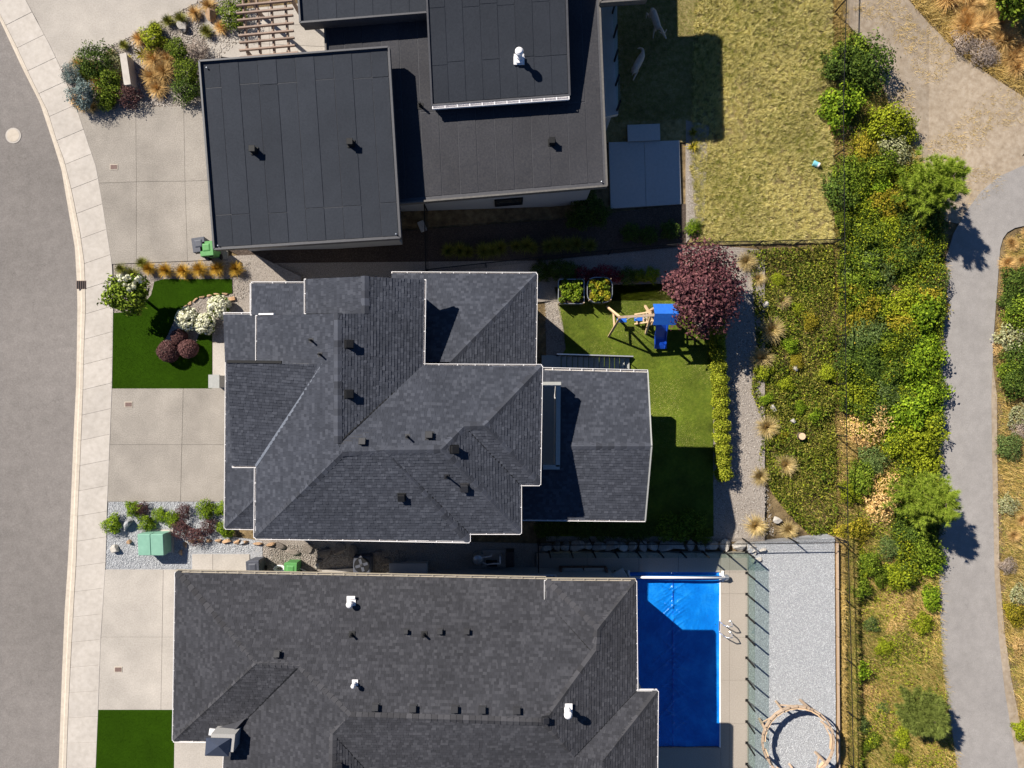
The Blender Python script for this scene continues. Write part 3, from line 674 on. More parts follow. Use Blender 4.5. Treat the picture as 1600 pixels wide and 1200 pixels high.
# ================================================================== FLAT-ROOFED HOUSE
FH = thing('flat_roofed_house', 'modern grey house with dark flat roofs and a white flue', 'house', P(640, 330, -2))
def flat_roof(name, corners, z, mat, n, seams=(), rim=.1, rimmat=None, zs=None, over=.03, rimw=.07):
    """corners NW,NE,SE,SW; n sheets side by side; zs: a level for each corner"""
    zs = zs or [z] * 4; C = [P(x, y, zz) for (x, y), zz in zip(corners, zs)]
    m = MB(); m.hexa([p - Vector((0, 0, .32)) for p in reversed(C)], [p for p in reversed(C)]); ro = m.build(name, rimm, FH)
    bl = lambda u, v: (C[0] * (1 - u) + C[1] * u) * (1 - v) + (C[3] * (1 - u) + C[2] * u) * v
    r = random.Random(n)
    for i in range(n):
        cuts = [0.012] + [s + r.uniform(-.01, .01) for k, s in enumerate(seams) if (i + k) % 2 == 0 or i % 3 == 0] + [.988]
        for a, b in zip(cuts, cuts[1:]):
            u0 = max(.012, i / n + .0012); u1 = min(.988, (i + 1) / n - .0012)
            q = [bl(u0, a + .0016), bl(u1, a + .0016), bl(u1, b - .0016), bl(u0, b - .0016)]; lift = Vector((0, 0, .012 + .006 * (i % 2)))
            m = MB(); m.hexa([p - Vector((0, 0, .01)) for p in reversed(q)], [p + lift for p in reversed(q)]); m.build('roof_sheet', mat, ro)
    if rim:
        m = MB(); e = [p + Vector((0, 0, rim / 2 - .1)) for p in C]
        for a, b in zip(e, e[1:] + e[:1]): m.bar(a, b, rimw, rim + .2)
        m.build('roof_edge', rimmat or rimm, ro)
    return ro, C
zl = 2.42
lowr, LC = flat_roof('low_roof', [(496, -250), (926, -262), (948, 291), (520, 327)], zl, membrane2, 15, (.45, .75), .1, rimp, [zl, zl, zl - .35, zl - .35])
garr, GC = flat_roof('garage_roof', [(313, 97), (608, 75), (626, 372), (336, 390)], zl + .65, membrane, 10, (.14, .82), .12)
upr, UC = flat_roof('upper_roof', [(664, -70), (883, -85), (890, 149), (675, 165)], 0, membrane, 8, (.35, .72), .06, None, [zl + 1.3, zl + 1.3, zl + .17, zl + .17])
up2, U2 = flat_roof('entry_roof', [(463, -70), (668, -80), (668, 21), (470, 37)], zl + .45, membrane, 7, (.5,), .12)
cov, CC = flat_roof('terrace_roof', [(930, -180), (1006, -184), (1010, 0), (938, 5)], zl + .15, membrane2, 3, (), .1, rimp)
m = MB(); a = P(470, 37, zl + .45); b = P(668, 21, zl + .45); m.bar(a + Vector((0, .12, -.32)), b + Vector((0, .12, -.32)), .2, .5); m.build('fascia', rimm, FH)
m = MB(); a = P(676, 165, zl + .21); b = P(889, 150, zl + .21)
for t, hh in ((.02, .1), (.13, .12)): m.bar(a + Vector((0, -t, -.05)), b + Vector((0, -t, -.05)), .015, hh)
m.bar(a + Vector((0, -.075, -.1)), b + Vector((0, -.075, -.1)), .1, .015)
for i in range(12): q = a + (b - a) * (i / 11); m.bar(q, q + Vector((0, -.14, 0)), .035, .012)
m.build('gutter', whitem, FH)
for (pl, zt, zb) in (([(333, 113), (593, 92), (609, 357), (353, 373)], zl + .35, -.5), ([(516, -235), (905, -245), (931, 276), (540, 309)], zl - .65, -3.2),
                     ([(690, -60), (868, -70), (873, 135), (692, 150)], zl - .1, zl - .5), ([(512, -60), (655, -70), (655, 12), (514, 22)], zl + .15, -1)):
    walls(FH, pl, zt, zb, stucco)
m = MB(); m.hexa([P(690, -60, zl - .4), P(868, -70, zl - .4), P(873, 135, zl - .4), P(692, 150, zl - .4)][::-1], [P(690, -60, zl + .9), P(868, -70, zl + .9), P(873, 135, zl - .1), P(692, 150, zl - .1)][::-1]); m.build('clerestory_wall', stucco, FH)
# south wall windows
wa = P(540, 309, zl - .65); wb = P(931, 276, zl - .65)
wn = Vector((wb.y - wa.y, -(wb.x - wa.x), 0)).normalized()
for t, wd, ht, zz in ((.47, 1.0, .5, 1.2), (.83, 1.1, .6, 1.1), (.3, .9, .45, 1.25), (.65, 1.2, 1.0, -1.0)):
    c = wa + (wb - wa) * t; window(FH, Vector((c.x, c.y, zz)), wd, ht, wn)
for t in (.27, .33, .37, .49): c = wa + (wb - wa) * t + wn * .06; m = MB(); m.box((c.x, c.y, 1.62), (.14, .12, .1)); m.build('soffit_lamp', whitem, FH)
wa = P(353, 373, zl + .35); wb = P(609, 357, zl + .35); wn = Vector((wb.y - wa.y, -(wb.x - wa.x), 0)).normalized()
c = wa + (wb - wa) * .35; window(FH, Vector((c.x, c.y, 1.7)), 1.2, .7, wn)
UPZ = Vector((0, 0, 1))
for (px, py, z) in ((398, 236, zl + .67), (549, 225, zl + .67), (862, 223, zl - .3)): box_vent(FH, P(px, py, z), UPZ, .27, h=.3)
pipe_vent(FH, P(657, 166, zl - .27), UPZ, .05, .42)
pl = [UC[0], UC[1], UC[2]]; p, n = on_plane(pl, 811, 93); box_vent(FH, p, n, .36, whitem, .12, 'flue_base'); pipe_vent(FH, p, UPZ, .085, .65, whitem, cap=True, name='flue')
for (px, py, z) in ((323, 106, zl + .71), (341, 384, zl + .71), (619, 366, zl + .71), (940, 284, zl - .29)):
    m = MB(); m.lathe(P(px, py, z), [(.03, 0), (.03, .04), (.012, .05)], 8); m.build('roof_bolt', steel, FH)
# terrace on the garden side, glass rail
bz = .1; C = [P(925, -190, bz), P(962, -190, bz), P(966, 178, bz), P(930, 186, bz)]
m = MB(); m.prism([(p.x, p.y) for p in reversed(C)], bz - .25, bz); m.build('terrace_slab', patioc, FH)
for y in (-150, -70, 20, 100, 170):
    q = P(955, y, bz); m = MB(); m.box((q.x, q.y, (bz - .25 - 2.7) / 2), (.2, .2, 2.6)); m.build('terrace_post', stucco, FH)
for i, (x, y) in enumerate(((954, -60), (955, -20), (957, 20), (959, 58), (960, 95), (962, 133), (964, 172))):
    q = P(x, y, bz); m = MB(); m.box((q.x, q.y, bz + .5), (.06, .1, 1.02)); m.build('rail_post', dark, FH)
    if i:
        a = Vector((pq.x, pq.y, bz + .55)); b = Vector((q.x, q.y, bz + .55)); m = MB(); m.bar(a, b, .014, .9); m.build('glass_panel', glass, FH)
    pq = q
slab_field('patio', [(951, 222), (1062, 219), (1065, 319), (954, 326)], [0, .5, 1], [0, 1], patioc, -2.46, gap=.008)
slab_field('patio_step', [(980, 195), (1031, 193), (1032, 219), (981, 221)], [0, 1], [0, 1], patioc, -2.36)
# pergola at the entry
PG = thing('pergola', 'brown timber slat pergola over the paved entry', 'pergola', P(415, 45, .12))
pz = 2.5
for i, (y, x0, x1) in enumerate([(-20, 366, 456), (-9, 367, 457), (5, 370, 457), (17, 370, 458), (28, 371, 458), (40, 372, 459), (52, 373, 459), (63, 374, 460), (75, 374, 461), (86, 375, 466)]):
    a = P(x0, y + 4, pz); b = P(x1, y - 4, pz); m = MB(); m.bar(a, b, .06, .12); m.build('slat', pergw, PG)
for (x0, x1) in ((378, 387), (400, 407), (422, 429), (444, 452)):
    a = P(x0, -22, pz - .16); b = P(x1, 84, pz - .16); m = MB(); m.bar(a, b, .06, .2); m.build('beam', pergw, PG)
for x, y in ((380, -18), (446, -18), (387, 82), (450, 80)):
    q = P(x, y, pz - .2); m = MB(); m.box((q.x, q.y, (pz - .2 + .1) / 2), (.12, .12, pz - .3)); m.build('post', pergw, PG)
bw = thing('garden_wall', 'short pale concrete wall standing among garden shrubs', 'garden wall', P(203, 115, .1))
m = MB(); a = P(199, 90, .4); b = P(206, 137, .4); m.bar(a, b, .24, .62); m.build('wall', concrete, bw, bevel=.015)
m = MB(); m.bar(a + Vector((0, .02, .33)), b + Vector((0, -.02, .33)), .29, .05); m.build('coping', concrete, bw)
# ================================================================== HIP-ROOFED HOUSE
HH = thing('hip_roofed_house', 'house with charcoal shingled hip and gable roofs and white gutters', 'house', P(600, 650, -1))
V = dict(a=(661, 571, 4.4), b=(846, 572, 4.4), c=(757, 665, 5.18), d=(725, 666, 5.18), e=(690, 702, 5.5), f=(600, 703, 5.5), g=(535, 707, 5.52), g2=(528, 693, 5.49),
         h=(843, 757, 4.4), i=(813, 757, 4.4), j=(813, 833, 4.4), k=(733, 833, 4.4), l=(733, 846, 4.4), m=(399, 840, 4.4),
         n=(402, 493, 4.4), o=(528, 490, 5.49), p=(570, 490, 5.17), q=(570, 432, 5.17), r=(663, 437, 4.4), s=(478, 436, 4.4), t=(478, 490, 4.4))
FA = dict(N='abcdefg', E1='bhc', S1='chid', E2='dije', S2='ejkf', E3='fkl', S3='flmg')
faces = [['a', 'b', 'c', 'd', 'e', 'f', 'g', 'g2'], list('bhc'), list('chid'), list('dije'), list('ejkf'), list('fkl'), list('flmg'),
         ['g', 'm', 'n', 'o', 'g2'], ['o', 'g2', 'a', 'r', 'q', 'p'], ['q', 's', 't', 'p']]
ro, W = make_roof(HH, V, faces, shingle_a, 100)
for x, y in (('b', 'c'), ('c', 'd'), ('d', 'e'), ('e', 'f'), ('f', 'g'), ('m', 'g'), ('h', 'c'), ('j', 'e'), ('l', 'f'), ('g2', 'o'), ('p', 'q')): ridge_caps(ro, W[x], W[y], capm_a)
def valley(par, W, *prs):
    for a, b in prs: m = MB(); m.bar(W[a] + Vector((0, 0, .0)), W[b] + Vector((0, 0, .0)), .05, .03); m.build('valley_flashing', dark, par)
valley(ro, W, ('a', 'g2'), ('d', 'i'), ('f', 'k'))
# front gable
V2 = dict(a=(355, 567, 5.2), b=(505, 569, 5.26), c=(400, 728, 4.4), d=(363, 728, 4.4))
r2, W2 = make_roof(HH, V2, [list('abcd')], shingle_a, 120, .14)
m = MB(); m.bar(W2['b'] + Vector((0, 0, .02)), W2['c'] + Vector((0, 0, .02)), .09, .02); m.build('valley_flashing', steel, r2)
m = MB(); m.bar(W2['a'] + Vector((0, .05, .0)), P(440, 568, 5.22) + Vector((0, .05, 0)), .1, .1); m.build('ridge_flashing', dark, r2)
m = MB(); a = P(357, 568, 5.1); b = P(500, 569, 5.1); m.bar(a - Vector((0, .04, .45)), b - Vector((0, .04, .45)), .1, .95); m.build('gable_wall', stucco2, HH)
# lower front roofs
V3 = dict(a=(354, 566, 2.9), b=(352, 825, 2.9), c=(398, 781, 3.32), d=(404, 566, 3.36), e=(404, 826, 2.9), f=(404, 781, 3.32), h=(349, 491, 2.95), i=(352, 566, 2.95), j=(405, 566, 3.42), k=(405, 491, 3.42),
          l=(393, 443, 3.85), m=(480, 443, 3.85), n=(480, 492, 4.25), o=(393, 492, 4.25))
r3, W3 = make_roof(HH, V3, [list('abcd'), list('befc'), list('hijk'), list('lmno')], shingle_a, 130, .16)
ridge_caps(r3, W3['b'], W3['c'], capm_a)
# low wing beside the rear garden
V4 = dict(a=(612, 427, 2.6), b=(838, 428, 2.6), c=(703, 566, 3.85), d=(612, 566, 3.85), e=(836, 585, 2.6), f=(703, 585, 3.85))
r4, W4 = make_roof(HH, V4, [list('abcd'), list('befc')], shingle_a, 140, .18)
ridge_caps(r4, W4['b'], W4['c'], capm_a)
# covered deck roof with a light well beside the house wall
V5 = dict(a=(846, 578, 2.3), b=(1012, 582, 2.3), c=(1018, 697, 3.05), d=(875, 697, 3.05), e=(875, 598, 2.42), f=(846, 598, 2.42), g=(1008, 813, 2.3), h=(800, 811, 2.3), i=(800, 740, 2.75), j=(846, 740, 2.75), k=(846, 731, 2.8), l=(875, 731, 2.8))
r5, W5 = make_roof(HH, V5, [list('abcdef'), list('dcghijkl')], shingle_a, 150, .18, name='deck_roof')
ridge_caps(r5, W5['c'], W5['d'], capm_a)
for (x0, y0), (x1, y1) in (((848, 600), (876, 600)), ((872, 603), (871, 728)), ((848, 729), (874, 729))):
    m = MB(); m.bar(P(x0, y0, 3.0), P(x1, y1, 3.0), .17, .5); m.build('well_parapet', greytrim, HH)
m = MB(); m.bar(P(868.5, 603, 2.3), P(867.5, 727, 2.3), .05, 1.3); m.build('well_wall', whitem, HH)
# gutters and white trim
G = lambda *k: [W[x] for x in k]
gutter(HH, G('b', 'a'), side=-1); gutter(HH, G('a', 'r'), side=-1); gutter(HH, G('s', 't'), side=-1)
gutter(HH, [W['n'], P(402, 566, 4.4)], side=-1); gutter(HH, [P(400, 731, 4.4), W['m']], side=-1)
gutter(HH, [W3['l'], W3['m']], side=1); gutter(HH, [W3['o'], W3['l']], side=1, wd=.06); gutter(HH, [W3['h'], W3['k']], side=1)
gutter(HH, [W2['d'], W2['c']], side=-1); gutter(HH, [W3['a'], W3['b']], side=-1, wd=.06); gutter(HH, [W3['b'], W3['e']], side=-1, wd=.06)
gutter(HH, G('m', 'l'), side=-1, wd=.07); gutter(HH, G('l', 'k', 'j', 'i', 'h', 'b'), side=-1, wd=.06)
gutter(HH, [W4['a'], W4['b']], side=1); gutter(HH, [W4['b'], W4['e']], side=1, wd=.06)
gutter(HH, [W5['a'], W5['b']], side=1, wd=.13, hang=.5); gutter(HH, [W5['h'], W5['g']], side=-1, wd=.07)
trim(HH, [P(405, 491, 4.5), P(428, 490.5, 4.62)]); trim(HH, [W5['b'], W5['c'], W5['g']], greytrim, .05, .18)
# walls
for (pl, zt, zb) in (([(418, 506), (646, 506), (646, 828), (416, 826)], 4.38, -2.9), ([(640, 588), (829, 588), (828, 741), (798, 741), (798, 817), (640, 828)], 4.38, -3),
                     ([(495, 449), (646, 449), (646, 520), (495, 520)], 4.38, -2.5), ([(628, 442), (821, 442), (821, 590), (628, 590)], 2.58, -3),
                     ([(368, 505), (425, 505), (425, 811), (367, 811)], 2.9, -.5), ([(373, 577), (430, 577), (430, 714), (374, 714)], 4.4, 2.7), ([(410, 458), (500, 458), (500, 510), (410, 510)], 3.82, -.8)):
    walls(HH, pl, zt, zb, stucco2)
sy = P(600, 826, 4.38).y
for x, z, wd, ht in ((-7.5, 1.9, 1.6, 1.2), (-4.2, 2.0, 1.2, 1.2), (-2.4, 2.0, .9, 1.2)): window(HH, Vector((x, sy - .01, z)), wd, ht, (0, -1, 0), whitem)
ny = P(700, 442, 2.58).y
for x, z, wd, ht in ((-3, .4, 1.4, 1.1), (-.6, .4, 1.4, 1.1)): window(HH, Vector((x, ny + .01, z)), wd, ht, (0, 1, 0), whitem)
# deck, its posts, enclosed lower level
dz = .05
C = [P(846, 590, dz), P(995, 592, dz), P(993, 800, dz), P(820, 800, dz)]
m = MB(); m.prism([(p.x, p.y) for p in reversed(C)], dz - .25, dz); m.build('deck_floor', greytrim, HH)
walls(HH, [(800, 605), (978, 605), (976, 790), (800, 790)], dz - .2, -3, stucco2, 'lower_wall')
for x, y in ((950, 602), (950, 795), (950, 697), (985, 602), (985, 795)):
    z = 2.2; q = P(x if x < 960 else 953, y, z); m = MB(); m.box((q.x + (0 if x < 960 else .0), q.y, (z - 2.7) / 2), (.25, .25, z + 2.75)); m.build('deck_post', stucco2, HH)
    if x > 960: break
# vents
PL = dict(N=G('a', 'b', 'g'), E=G('o', 'a', 'r'), W=G('g', 'm', 'n'), E2=G('d', 'i', 'j'), S2=G('e', 'j', 'k'), S3=G('f', 'l', 'm'))
for (k, px, py, s) in (('E', 545, 538, .3), ('E', 545, 616, .3), ('N', 567, 691, .28), ('N', 671, 681, .28), ('E2', 709, 702, .3), ('S2', 726, 761, .3), ('S3', 628, 776, .28)):
    p, n = on_plane(PL[k], px, py); box_vent(HH, p, n, s, h=.2 if k in 'E2' else .14, mat=dark if px not in (671, 726, 567) else fanm)
for (k, px, py) in (('W', 487, 532), ('W', 501, 554), ('N', 637, 682), ('S2', 698, 744)):
    p, n = on_plane(PL[k], px, py); pipe_vent(HH, p, n, .035, .36 if px != 698 else .6, dark, base=fanm)
# stairs down to the lawn
ST = thing('garden_stairs', 'dark open stairs with pale treads leading down to the back lawn', 'stairs', P(985, 570, -2.54))
xa, xb = P(868, 570, .05).x, P(984, 570, -2.45).x; ya, yb = P(900, 557, -1.2).y, P(900, 583, -1.2).y
nst = 14
for i in range(nst):
    t = (i + .5) / nst; z = .05 - (i + 1) * 2.5 / nst; m = MB(); m.box((xa + (xb - xa) * t, (ya + yb) / 2, z), ((xb - xa) / nst * .82, abs(ya - yb), .05)); m.build('tread', greytrim, ST)
for y in (ya, yb): m = MB(); m.bar((xa, y, -.15), (xb + .1, y, -2.55), .05, .28); m.build('stringer', dark, ST)
m = MB(); m.bar((xa - .6, (ya + yb) / 2, .02), (xa + .02, (ya + yb) / 2, .02), abs(ya - yb), .08); m.build('landing', greytrim, ST)
m = MB(); m.box((xa - .35, (ya + yb) / 2, -1.3), (.12, .5, 2.6)); m.build('landing_post', dark, ST)
m = MB(); m.bar((xa, ya + .02, .95), (xb, ya + .02, -1.55), .05, .05); m.build('handrail', whitem, ST)
for i in range(8):
    t = (i + .3) / 8; x = xa + (xb - xa) * t; m = MB(); m.box((x, ya + .02, .45 - 2.5 * t - .05), (.03, .03, 1.1)); m.build('baluster', dark, ST)

# ================================================================== HOUSE WITH THE POOL
BH = thing('pool_house', 'wide house with grey-brown shingled hip roof beside the pool', 'house', P(620, 1050, -1))
V = dict(n1=(275, 894, 2.6), n2=(853, 905, 2.6), w1b=(853, 940, 2.85), w5=(922, 1016, 3.42), w4=(931, 1016, 3.46), H=(850, 1128, 4.2), R1=(545, 1119, 4.18), r2=(468, 1040, 3.61), r1=(400, 1037, 3.6),
         w1=(853, 907, 2.85), w2=(993, 908, 2.85), w3=(933, 983, 3.46), e1=(995, 1080, 2.85), e2=(897, 1182, 3.76), s1=(271, 1157, 2.6), s2=(352, 1158, 2.6), v=(378, 1131, 2.84),
         r3=(520, 1146, 4.02), r4=(518, 1290, 4.02), b1=(345, 1290, 2.6), e1b=(1027, 1080, 2.85), e3=(942, 1188, 3.72), e4=(1025, 1290, 2.85), e7=(942, 1290, 3.72), e8=(900, 1290, 3.74), e5=(985, 1290, 2.95), e6=(650, 1290, 2.95))
faces = [['n1', 'n2', 'w1b', 'w5', 'w4', 'H', 'R1', 'r2', 'r1'], ['w1', 'w2', 'w3'], ['w1', 'w3', 'w4', 'w5', 'w1b'], ['w2', 'e1', 'e2', 'H', 'w4', 'w3'], ['n1', 's1', 'r1'],
         ['r1', 'r2', 'v', 's2', 's1'], ['r2', 'R1', 'r3', 'r4', 'b1', 's2', 'v'], ['e1', 'e1b', 'e3', 'e2'], ['e1b', 'e4', 'e7', 'e3'], ['R1', 'H', 'e2', 'e5', 'e6', 'r3'], ['r3', 'e6', 'r4'], ['e2', 'e3', 'e7', 'e8']]
ro, W = make_roof(BH, V, faces, shingle_b, 200)
for x, y in (('n1', 'r1'), ('r1', 'r2'), ('s1', 'r1'), ('r2', 'R1'), ('R1', 'H'), ('w1', 'w3'), ('w2', 'w3'), ('w3', 'w4'), ('w4', 'H'), ('e2', 'H'), ('R1', 'r3'), ('r3', 'r4'), ('e1b', 'e3')): ridge_caps(ro, W[x], W[y], capm_b)
G = lambda *k: [W[x] for x in k]
tang = M('tan gutter', [(.36, .31, .24), (.44, .39, .31)], 8, rough=.6)
gutter(BH, G('n1', 'n2'), mat=tang, hang=.5, wd=.11); gutter(BH, G('w1', 'w2'), mat=tang, hang=.5, wd=.11); gutter(BH, G('w1b', 'w1'), side=1)
gutter(BH, G('w2', 'e1', 'e1b', 'e4'), side=1, wd=.06); gutter(BH, G('n1', 's1'), side=-1, wd=.06); gutter(BH, G('s1', 's2'), side=-1, wd=.08); gutter(BH, G('s2', 'b1'), side=-1, wd=.06)
for (pl, zt, zb) in (([(291, 927), (978, 937), (980, 1094), (1010, 1094), (1010, 1290), (364, 1290), (364, 1142), (289, 1142)], 2.58, -3),): walls(BH, pl, zt, zb, stucco)
wy0 = P(291, 927, 2.58); wy1 = P(978, 937, 2.58)
for t, z, wd, ht in ((.2, 1.5, 1.4, .8), (.42, 1.4, 1.2, .8), (.62, .8, 1.6, 1.1), (.8, .2, 1.8, 1.6)): c = wy0 + (wy1 - wy0) * t; window(BH, Vector((c.x, c.y + .01, z)), wd, ht, (-.015, 1, 0), whitem)
PL = dict(N=G('n1', 'n2', 'H'), E=G('w2', 'e1', 'H'), R=G('r3', 'e6', 'r4'))
for (k, px, py, s) in (('N', 434, 1022, .26), ('N', 635, 987, .18), ('N', 688, 987, .22), ('N', 730, 987, .22), ('N', 587, 1105, .27), ('N', 646, 1107, .27), ('N', 711, 1108, .27), ('N', 754, 1109, .27), ('N', 808, 1110, .27), ('E', 851, 1124, .26), ('R', 529, 1196, .26)):
    p, n = on_plane(PL[k], px, py); box_vent(BH, p, n, s, mat=fanm, h=.13)
for (px, py) in ((550, 991), (663, 991)): p, n = on_plane(PL['N'], px, py); pipe_vent(BH, p, n, .045, .3)
p, n = on_plane(PL['N'], 549, 941); pipe_vent(BH, p, UPZ, .07, .28, whitem, cap=True, name='flue'); m = MB(); m.box(p + n * .06 + Vector((0, .2, .03)), (.32, .1, .03), rot=slope_rot(n)); m.build('flue_flashing', whitem, BH)
p, n = on_plane(PL['N'], 555, 1066); pipe_vent(BH, p, UPZ, .045, .32, whitem, cap=True, name='flue')
p, n = on_plane(PL['E'], 886, 1107); pipe_vent(BH, p, UPZ, .08, .5, whitem, cap=True, name='flue')
valley(ro, W, ('w1b', 'w5'), ('r2', 'v'), ('e1', 'e2'), ('r3', 'e6'))
# entry dormer with a metal-clad hipped top
dzt = 3.5; q = [P(322, 1153, dzt), P(360, 1154, dzt), P(357, 1182, dzt), P(320, 1181, dzt)]
m = MB(); m.prism([(p.x * .985, p.y * .99) for p in reversed(q)], 1.5, dzt - .05); m.build('dormer_wall', stucco2, BH)
ap = P(341, 1166, dzt + .28); m = MB(); qq = [p + Vector((0, 0, -.04)) for p in q]
m.poly(list(reversed(q)) + [ap] + list(reversed(qq)), (0, 1, 4), (1, 2, 4), (2, 3, 4), (3, 0, 4), (5, 6, 1, 0), (6, 7, 2, 1), (7, 8, 3, 2), (8, 5, 0, 3), (8, 7, 6, 5)); m.build('dormer_cap', M('blue grey roof metal', [(.045, .055, .085), (.06, .07, .1)], 5, rough=.45, metal=.2), BH)
m = MB(); m.bar(P(327, 1143, 3.05), P(360, 1148, 3.05), .26, .05); m.build('dormer_fascia', whitem, BH)
m = MB(); a, b, c2, d2 = P(327, 1141, 2.95), P(361, 1147, 3.1), P(385, 1121, 3.02), P(370, 1128, 2.9); m.poly([a, b, c2, d2], (0, 1, 2, 3)); m.build('cricket', shingle_b, BH)

# --- pool and deck
pz = -2.2
par = bpy.data.objects.new('pool_deck', None); COL.objects.link(par); par['kind'] = 'structure'; par.location = P(1100, 900, pz)
def deck(poly):
    pts = [P(x, y, pz) for x, y in poly]; m = MB(); m.prism([(p.x, p.y) for p in reversed(pts)], pz - .9, pz + rnd.uniform(-.002, .002)); m.build('slab', deckconc, par, bevel=.006)
xs = [838, 918, 998, 1060, 1126]
for a, b in zip(xs, xs[1:]): deck([(a + .15, 864), (b - .15, 864), (b - .15, 894), (a + .15, 894)])
ys = [864, 894, 928, 996, 1063, 1131, 1200, 1290]
for a, b in zip(ys, ys[1:]): deck([(1126.2, a + .15), (1139.9, a + .15), (1139.9, b - .15), (1126.2, b - .15)]); deck([(1140.1, a + .15), (1170, a + .15), (1169.5, b - .15), (1140.1, b - .15)])
deck([(985, 1169), (1126, 1169), (1126, 1290), (985, 1290)]); deck([(838, 894.5), (984, 894.5), (984, 960), (838, 960)])
PO = thing('swimming_pool', 'rectangular pool under a blue floating cover with a centre seam', 'swimming pool', P(1060, 1030, pz - .2))
x0, y0 = P(984, 895, pz).x, P(984, 895, pz).y; x1, y1 = P(1125, 1168, pz).x, P(1125, 1168, pz).y
gx, gy = 130, 250; xx = np.linspace(x0, x1 - .02, gx); yy = np.linspace(y0, y1, gy); Xg, Yg = np.meshgrid(xx, yy)
r8 = np.random.default_rng(5); Zg = np.full_like(Xg, pz - .1)
for _ in range(26):
    a = r8.uniform(0, 3.14); k = r8.uniform(.6, 3.2); Zg += .0045 * np.sin((Xg * np.cos(a) + Yg * np.sin(a)) * k * 2 + r8.uniform(0, 6)) / k ** .5
xm = P(1052, 900, pz).x
for _ in range(90):   # creases running off the seam
    cy = r8.uniform(y1, y0); a = r8.choice([-1, 1]) * r8.uniform(.35, 1.2); L = r8.uniform(.5, 1.5); sgn = r8.choice([-1, 1])
    dx = (Xg - xm) * sgn; dist = np.abs((Yg - cy) - a * dx); Zg += .03 * np.exp(-(dist / .055) ** 2) * np.clip(1 - dx / L, 0, 1) * (dx > 0)
Zg += .022 * np.exp(-((Xg - xm) / .045) ** 2) * (1 + .6 * np.sin(Yg * 9)); Zg += .06 * np.clip((Xg - (x1 - .3)) / .3, 0, 1) ** 2
Vv = np.stack([Xg, Yg, Zg], -1).reshape(-1, 3) - np.array(PO.location); ii = np.arange((gy - 1) * gx).reshape(gy - 1, gx)[:, :-1].ravel()
npmesh('cover', Vv, np.stack([ii, ii + gx, ii + gx + 1, ii + 1], 1), cover, PO, smooth=True)
m = MB(); m.bar((xm, y0, pz - .075), (xm, y1, pz - .075), .035, .02); m.build('seam', bluepl, PO)
m = MB(); m.prism([(x0 - .1, y0 + .02), (x0 - .1, y1 - .02), (x1 + .02, y1 - .02), (x1 + .02, y0 + .02)], pz - 1.2, pz - .22); m.build('basin', whitem, PO)
m = MB(); m.bar((x1 + .005, y0, pz - .03), (x1 + .005, y1, pz - .03), .05, .08); m.build('coping', whitem, PO)
RL = thing('cover_reel', 'long white tube reel for the pool cover at the pool end', 'cover reel', P(1065, 902, pz))
a = P(984, 902, pz + .32); b = P(1132, 903, pz + .32); m = MB(); m.tube(a, b, .055, 12); m.build('tube', whitem, RL, smooth=True)
for q in (a, b):
    m = MB(); m.box((q.x, q.y, pz + .16), (.07, .12, .34)); m.box((q.x, q.y, pz + .03), (.1, .5, .06)); m.build('stand', whitem, RL)
m = MB(); m.lathe(b + Vector((.1, 0, -.1)), [(.13, 0), (.15, .03), (.13, .06)], 14); m.tube(b, b + Vector((.2, 0, 0)), .03); m.build('handwheel', steel, RL)
m = MB(); mcx = (a.x + b.x) / 2; m.poly([(x0 + .05, a.y + .05, pz + .3), (x1, a.y + .05, pz + .3), (x1, y0 - .12, pz - .07), (x0 + .05, y0 - .12, pz - .07)], (3, 2, 1, 0)); m.build('rolled_cover', cover, RL)
LD = thing('pool_ladder', 'pair of polished pool ladder handrails on the deck edge', 'pool ladder', P(1130, 980, pz))
for y in (971, 988):
    c = P(1131, y, pz); pts = [c + Vector((.3, 0, 0)), c + Vector((.28, 0, .45)), c + Vector((.16, 0, .7)), c + Vector((-.04, 0, .72)), c + Vector((-.16, 0, .5)), c + Vector((-.2, 0, -.12))]
    m = MB(); m.path(pts, .026, 8); m.build('rail', chrome, LD, smooth=True)
    m = MB(); m.lathe(pts[0], [(.06, 0), (.06, .02), (.03, .04)], 12); m.build('flange', chrome, LD)
for z in (.05, -.05):
    m = MB(); a = P(1131, 971, pz) + Vector((-.2, 0, z - .05)); m.bar(a, a + Vector((0, -.52, 0)), .06, .02); m.build('step', chrome, LD)
# white gravel terrace beyond the deck
TER = [(1169, 850), (1304, 840), (1307, 1290), (1168, 1290)]
sheet('gravel_terrace', TER, gravelg, zfix=pz - .03, thick=2.2)
stones('gravel', TER, 45000, .01, .028, stone_white, zfix=pz - .025)
ed = thing('terrace_edging', 'long tan timber edging board beside the white gravel terrace', 'garden edging', P(1307, 1020, pz - .5))
m = MB(); a = P(1306, 846, pz - .2); b = P(1309, 1290, pz - .2)
for i in range(6): p0 = a + (b - a) * (i / 6); p1 = a + (b - a) * ((i + 1) / 6 - .004); m = MB(); m.bar(p0, p1, .035, .5); m.build('board', greywood, ed)
m = MB(); q = [P(1304.5, 840, pz - .12), P(1307.5, 1290, pz - .12), P(1318, 1290, pz - .3), P(1314, 842, pz - .3)]; q2 = [p - Vector((0, 0, 2)) for p in q]; m.hexa(q2, q); q = [P(1318, 1290, pz - .3), P(1314, 842, pz - .3), Pg(1338, 842, .0), Pg(1342, 1290, .0)][::-1]; m.hexa([p - Vector((0, 0, .8)) for p in q], q); m.build('terrace_bank', M('tan bank earth', [(.3, .2, .09), (.42, .3, .15), (.5, .38, .21)], 7, 9, .95, .6, 20, dist=.05, big=.2), kind='structure')
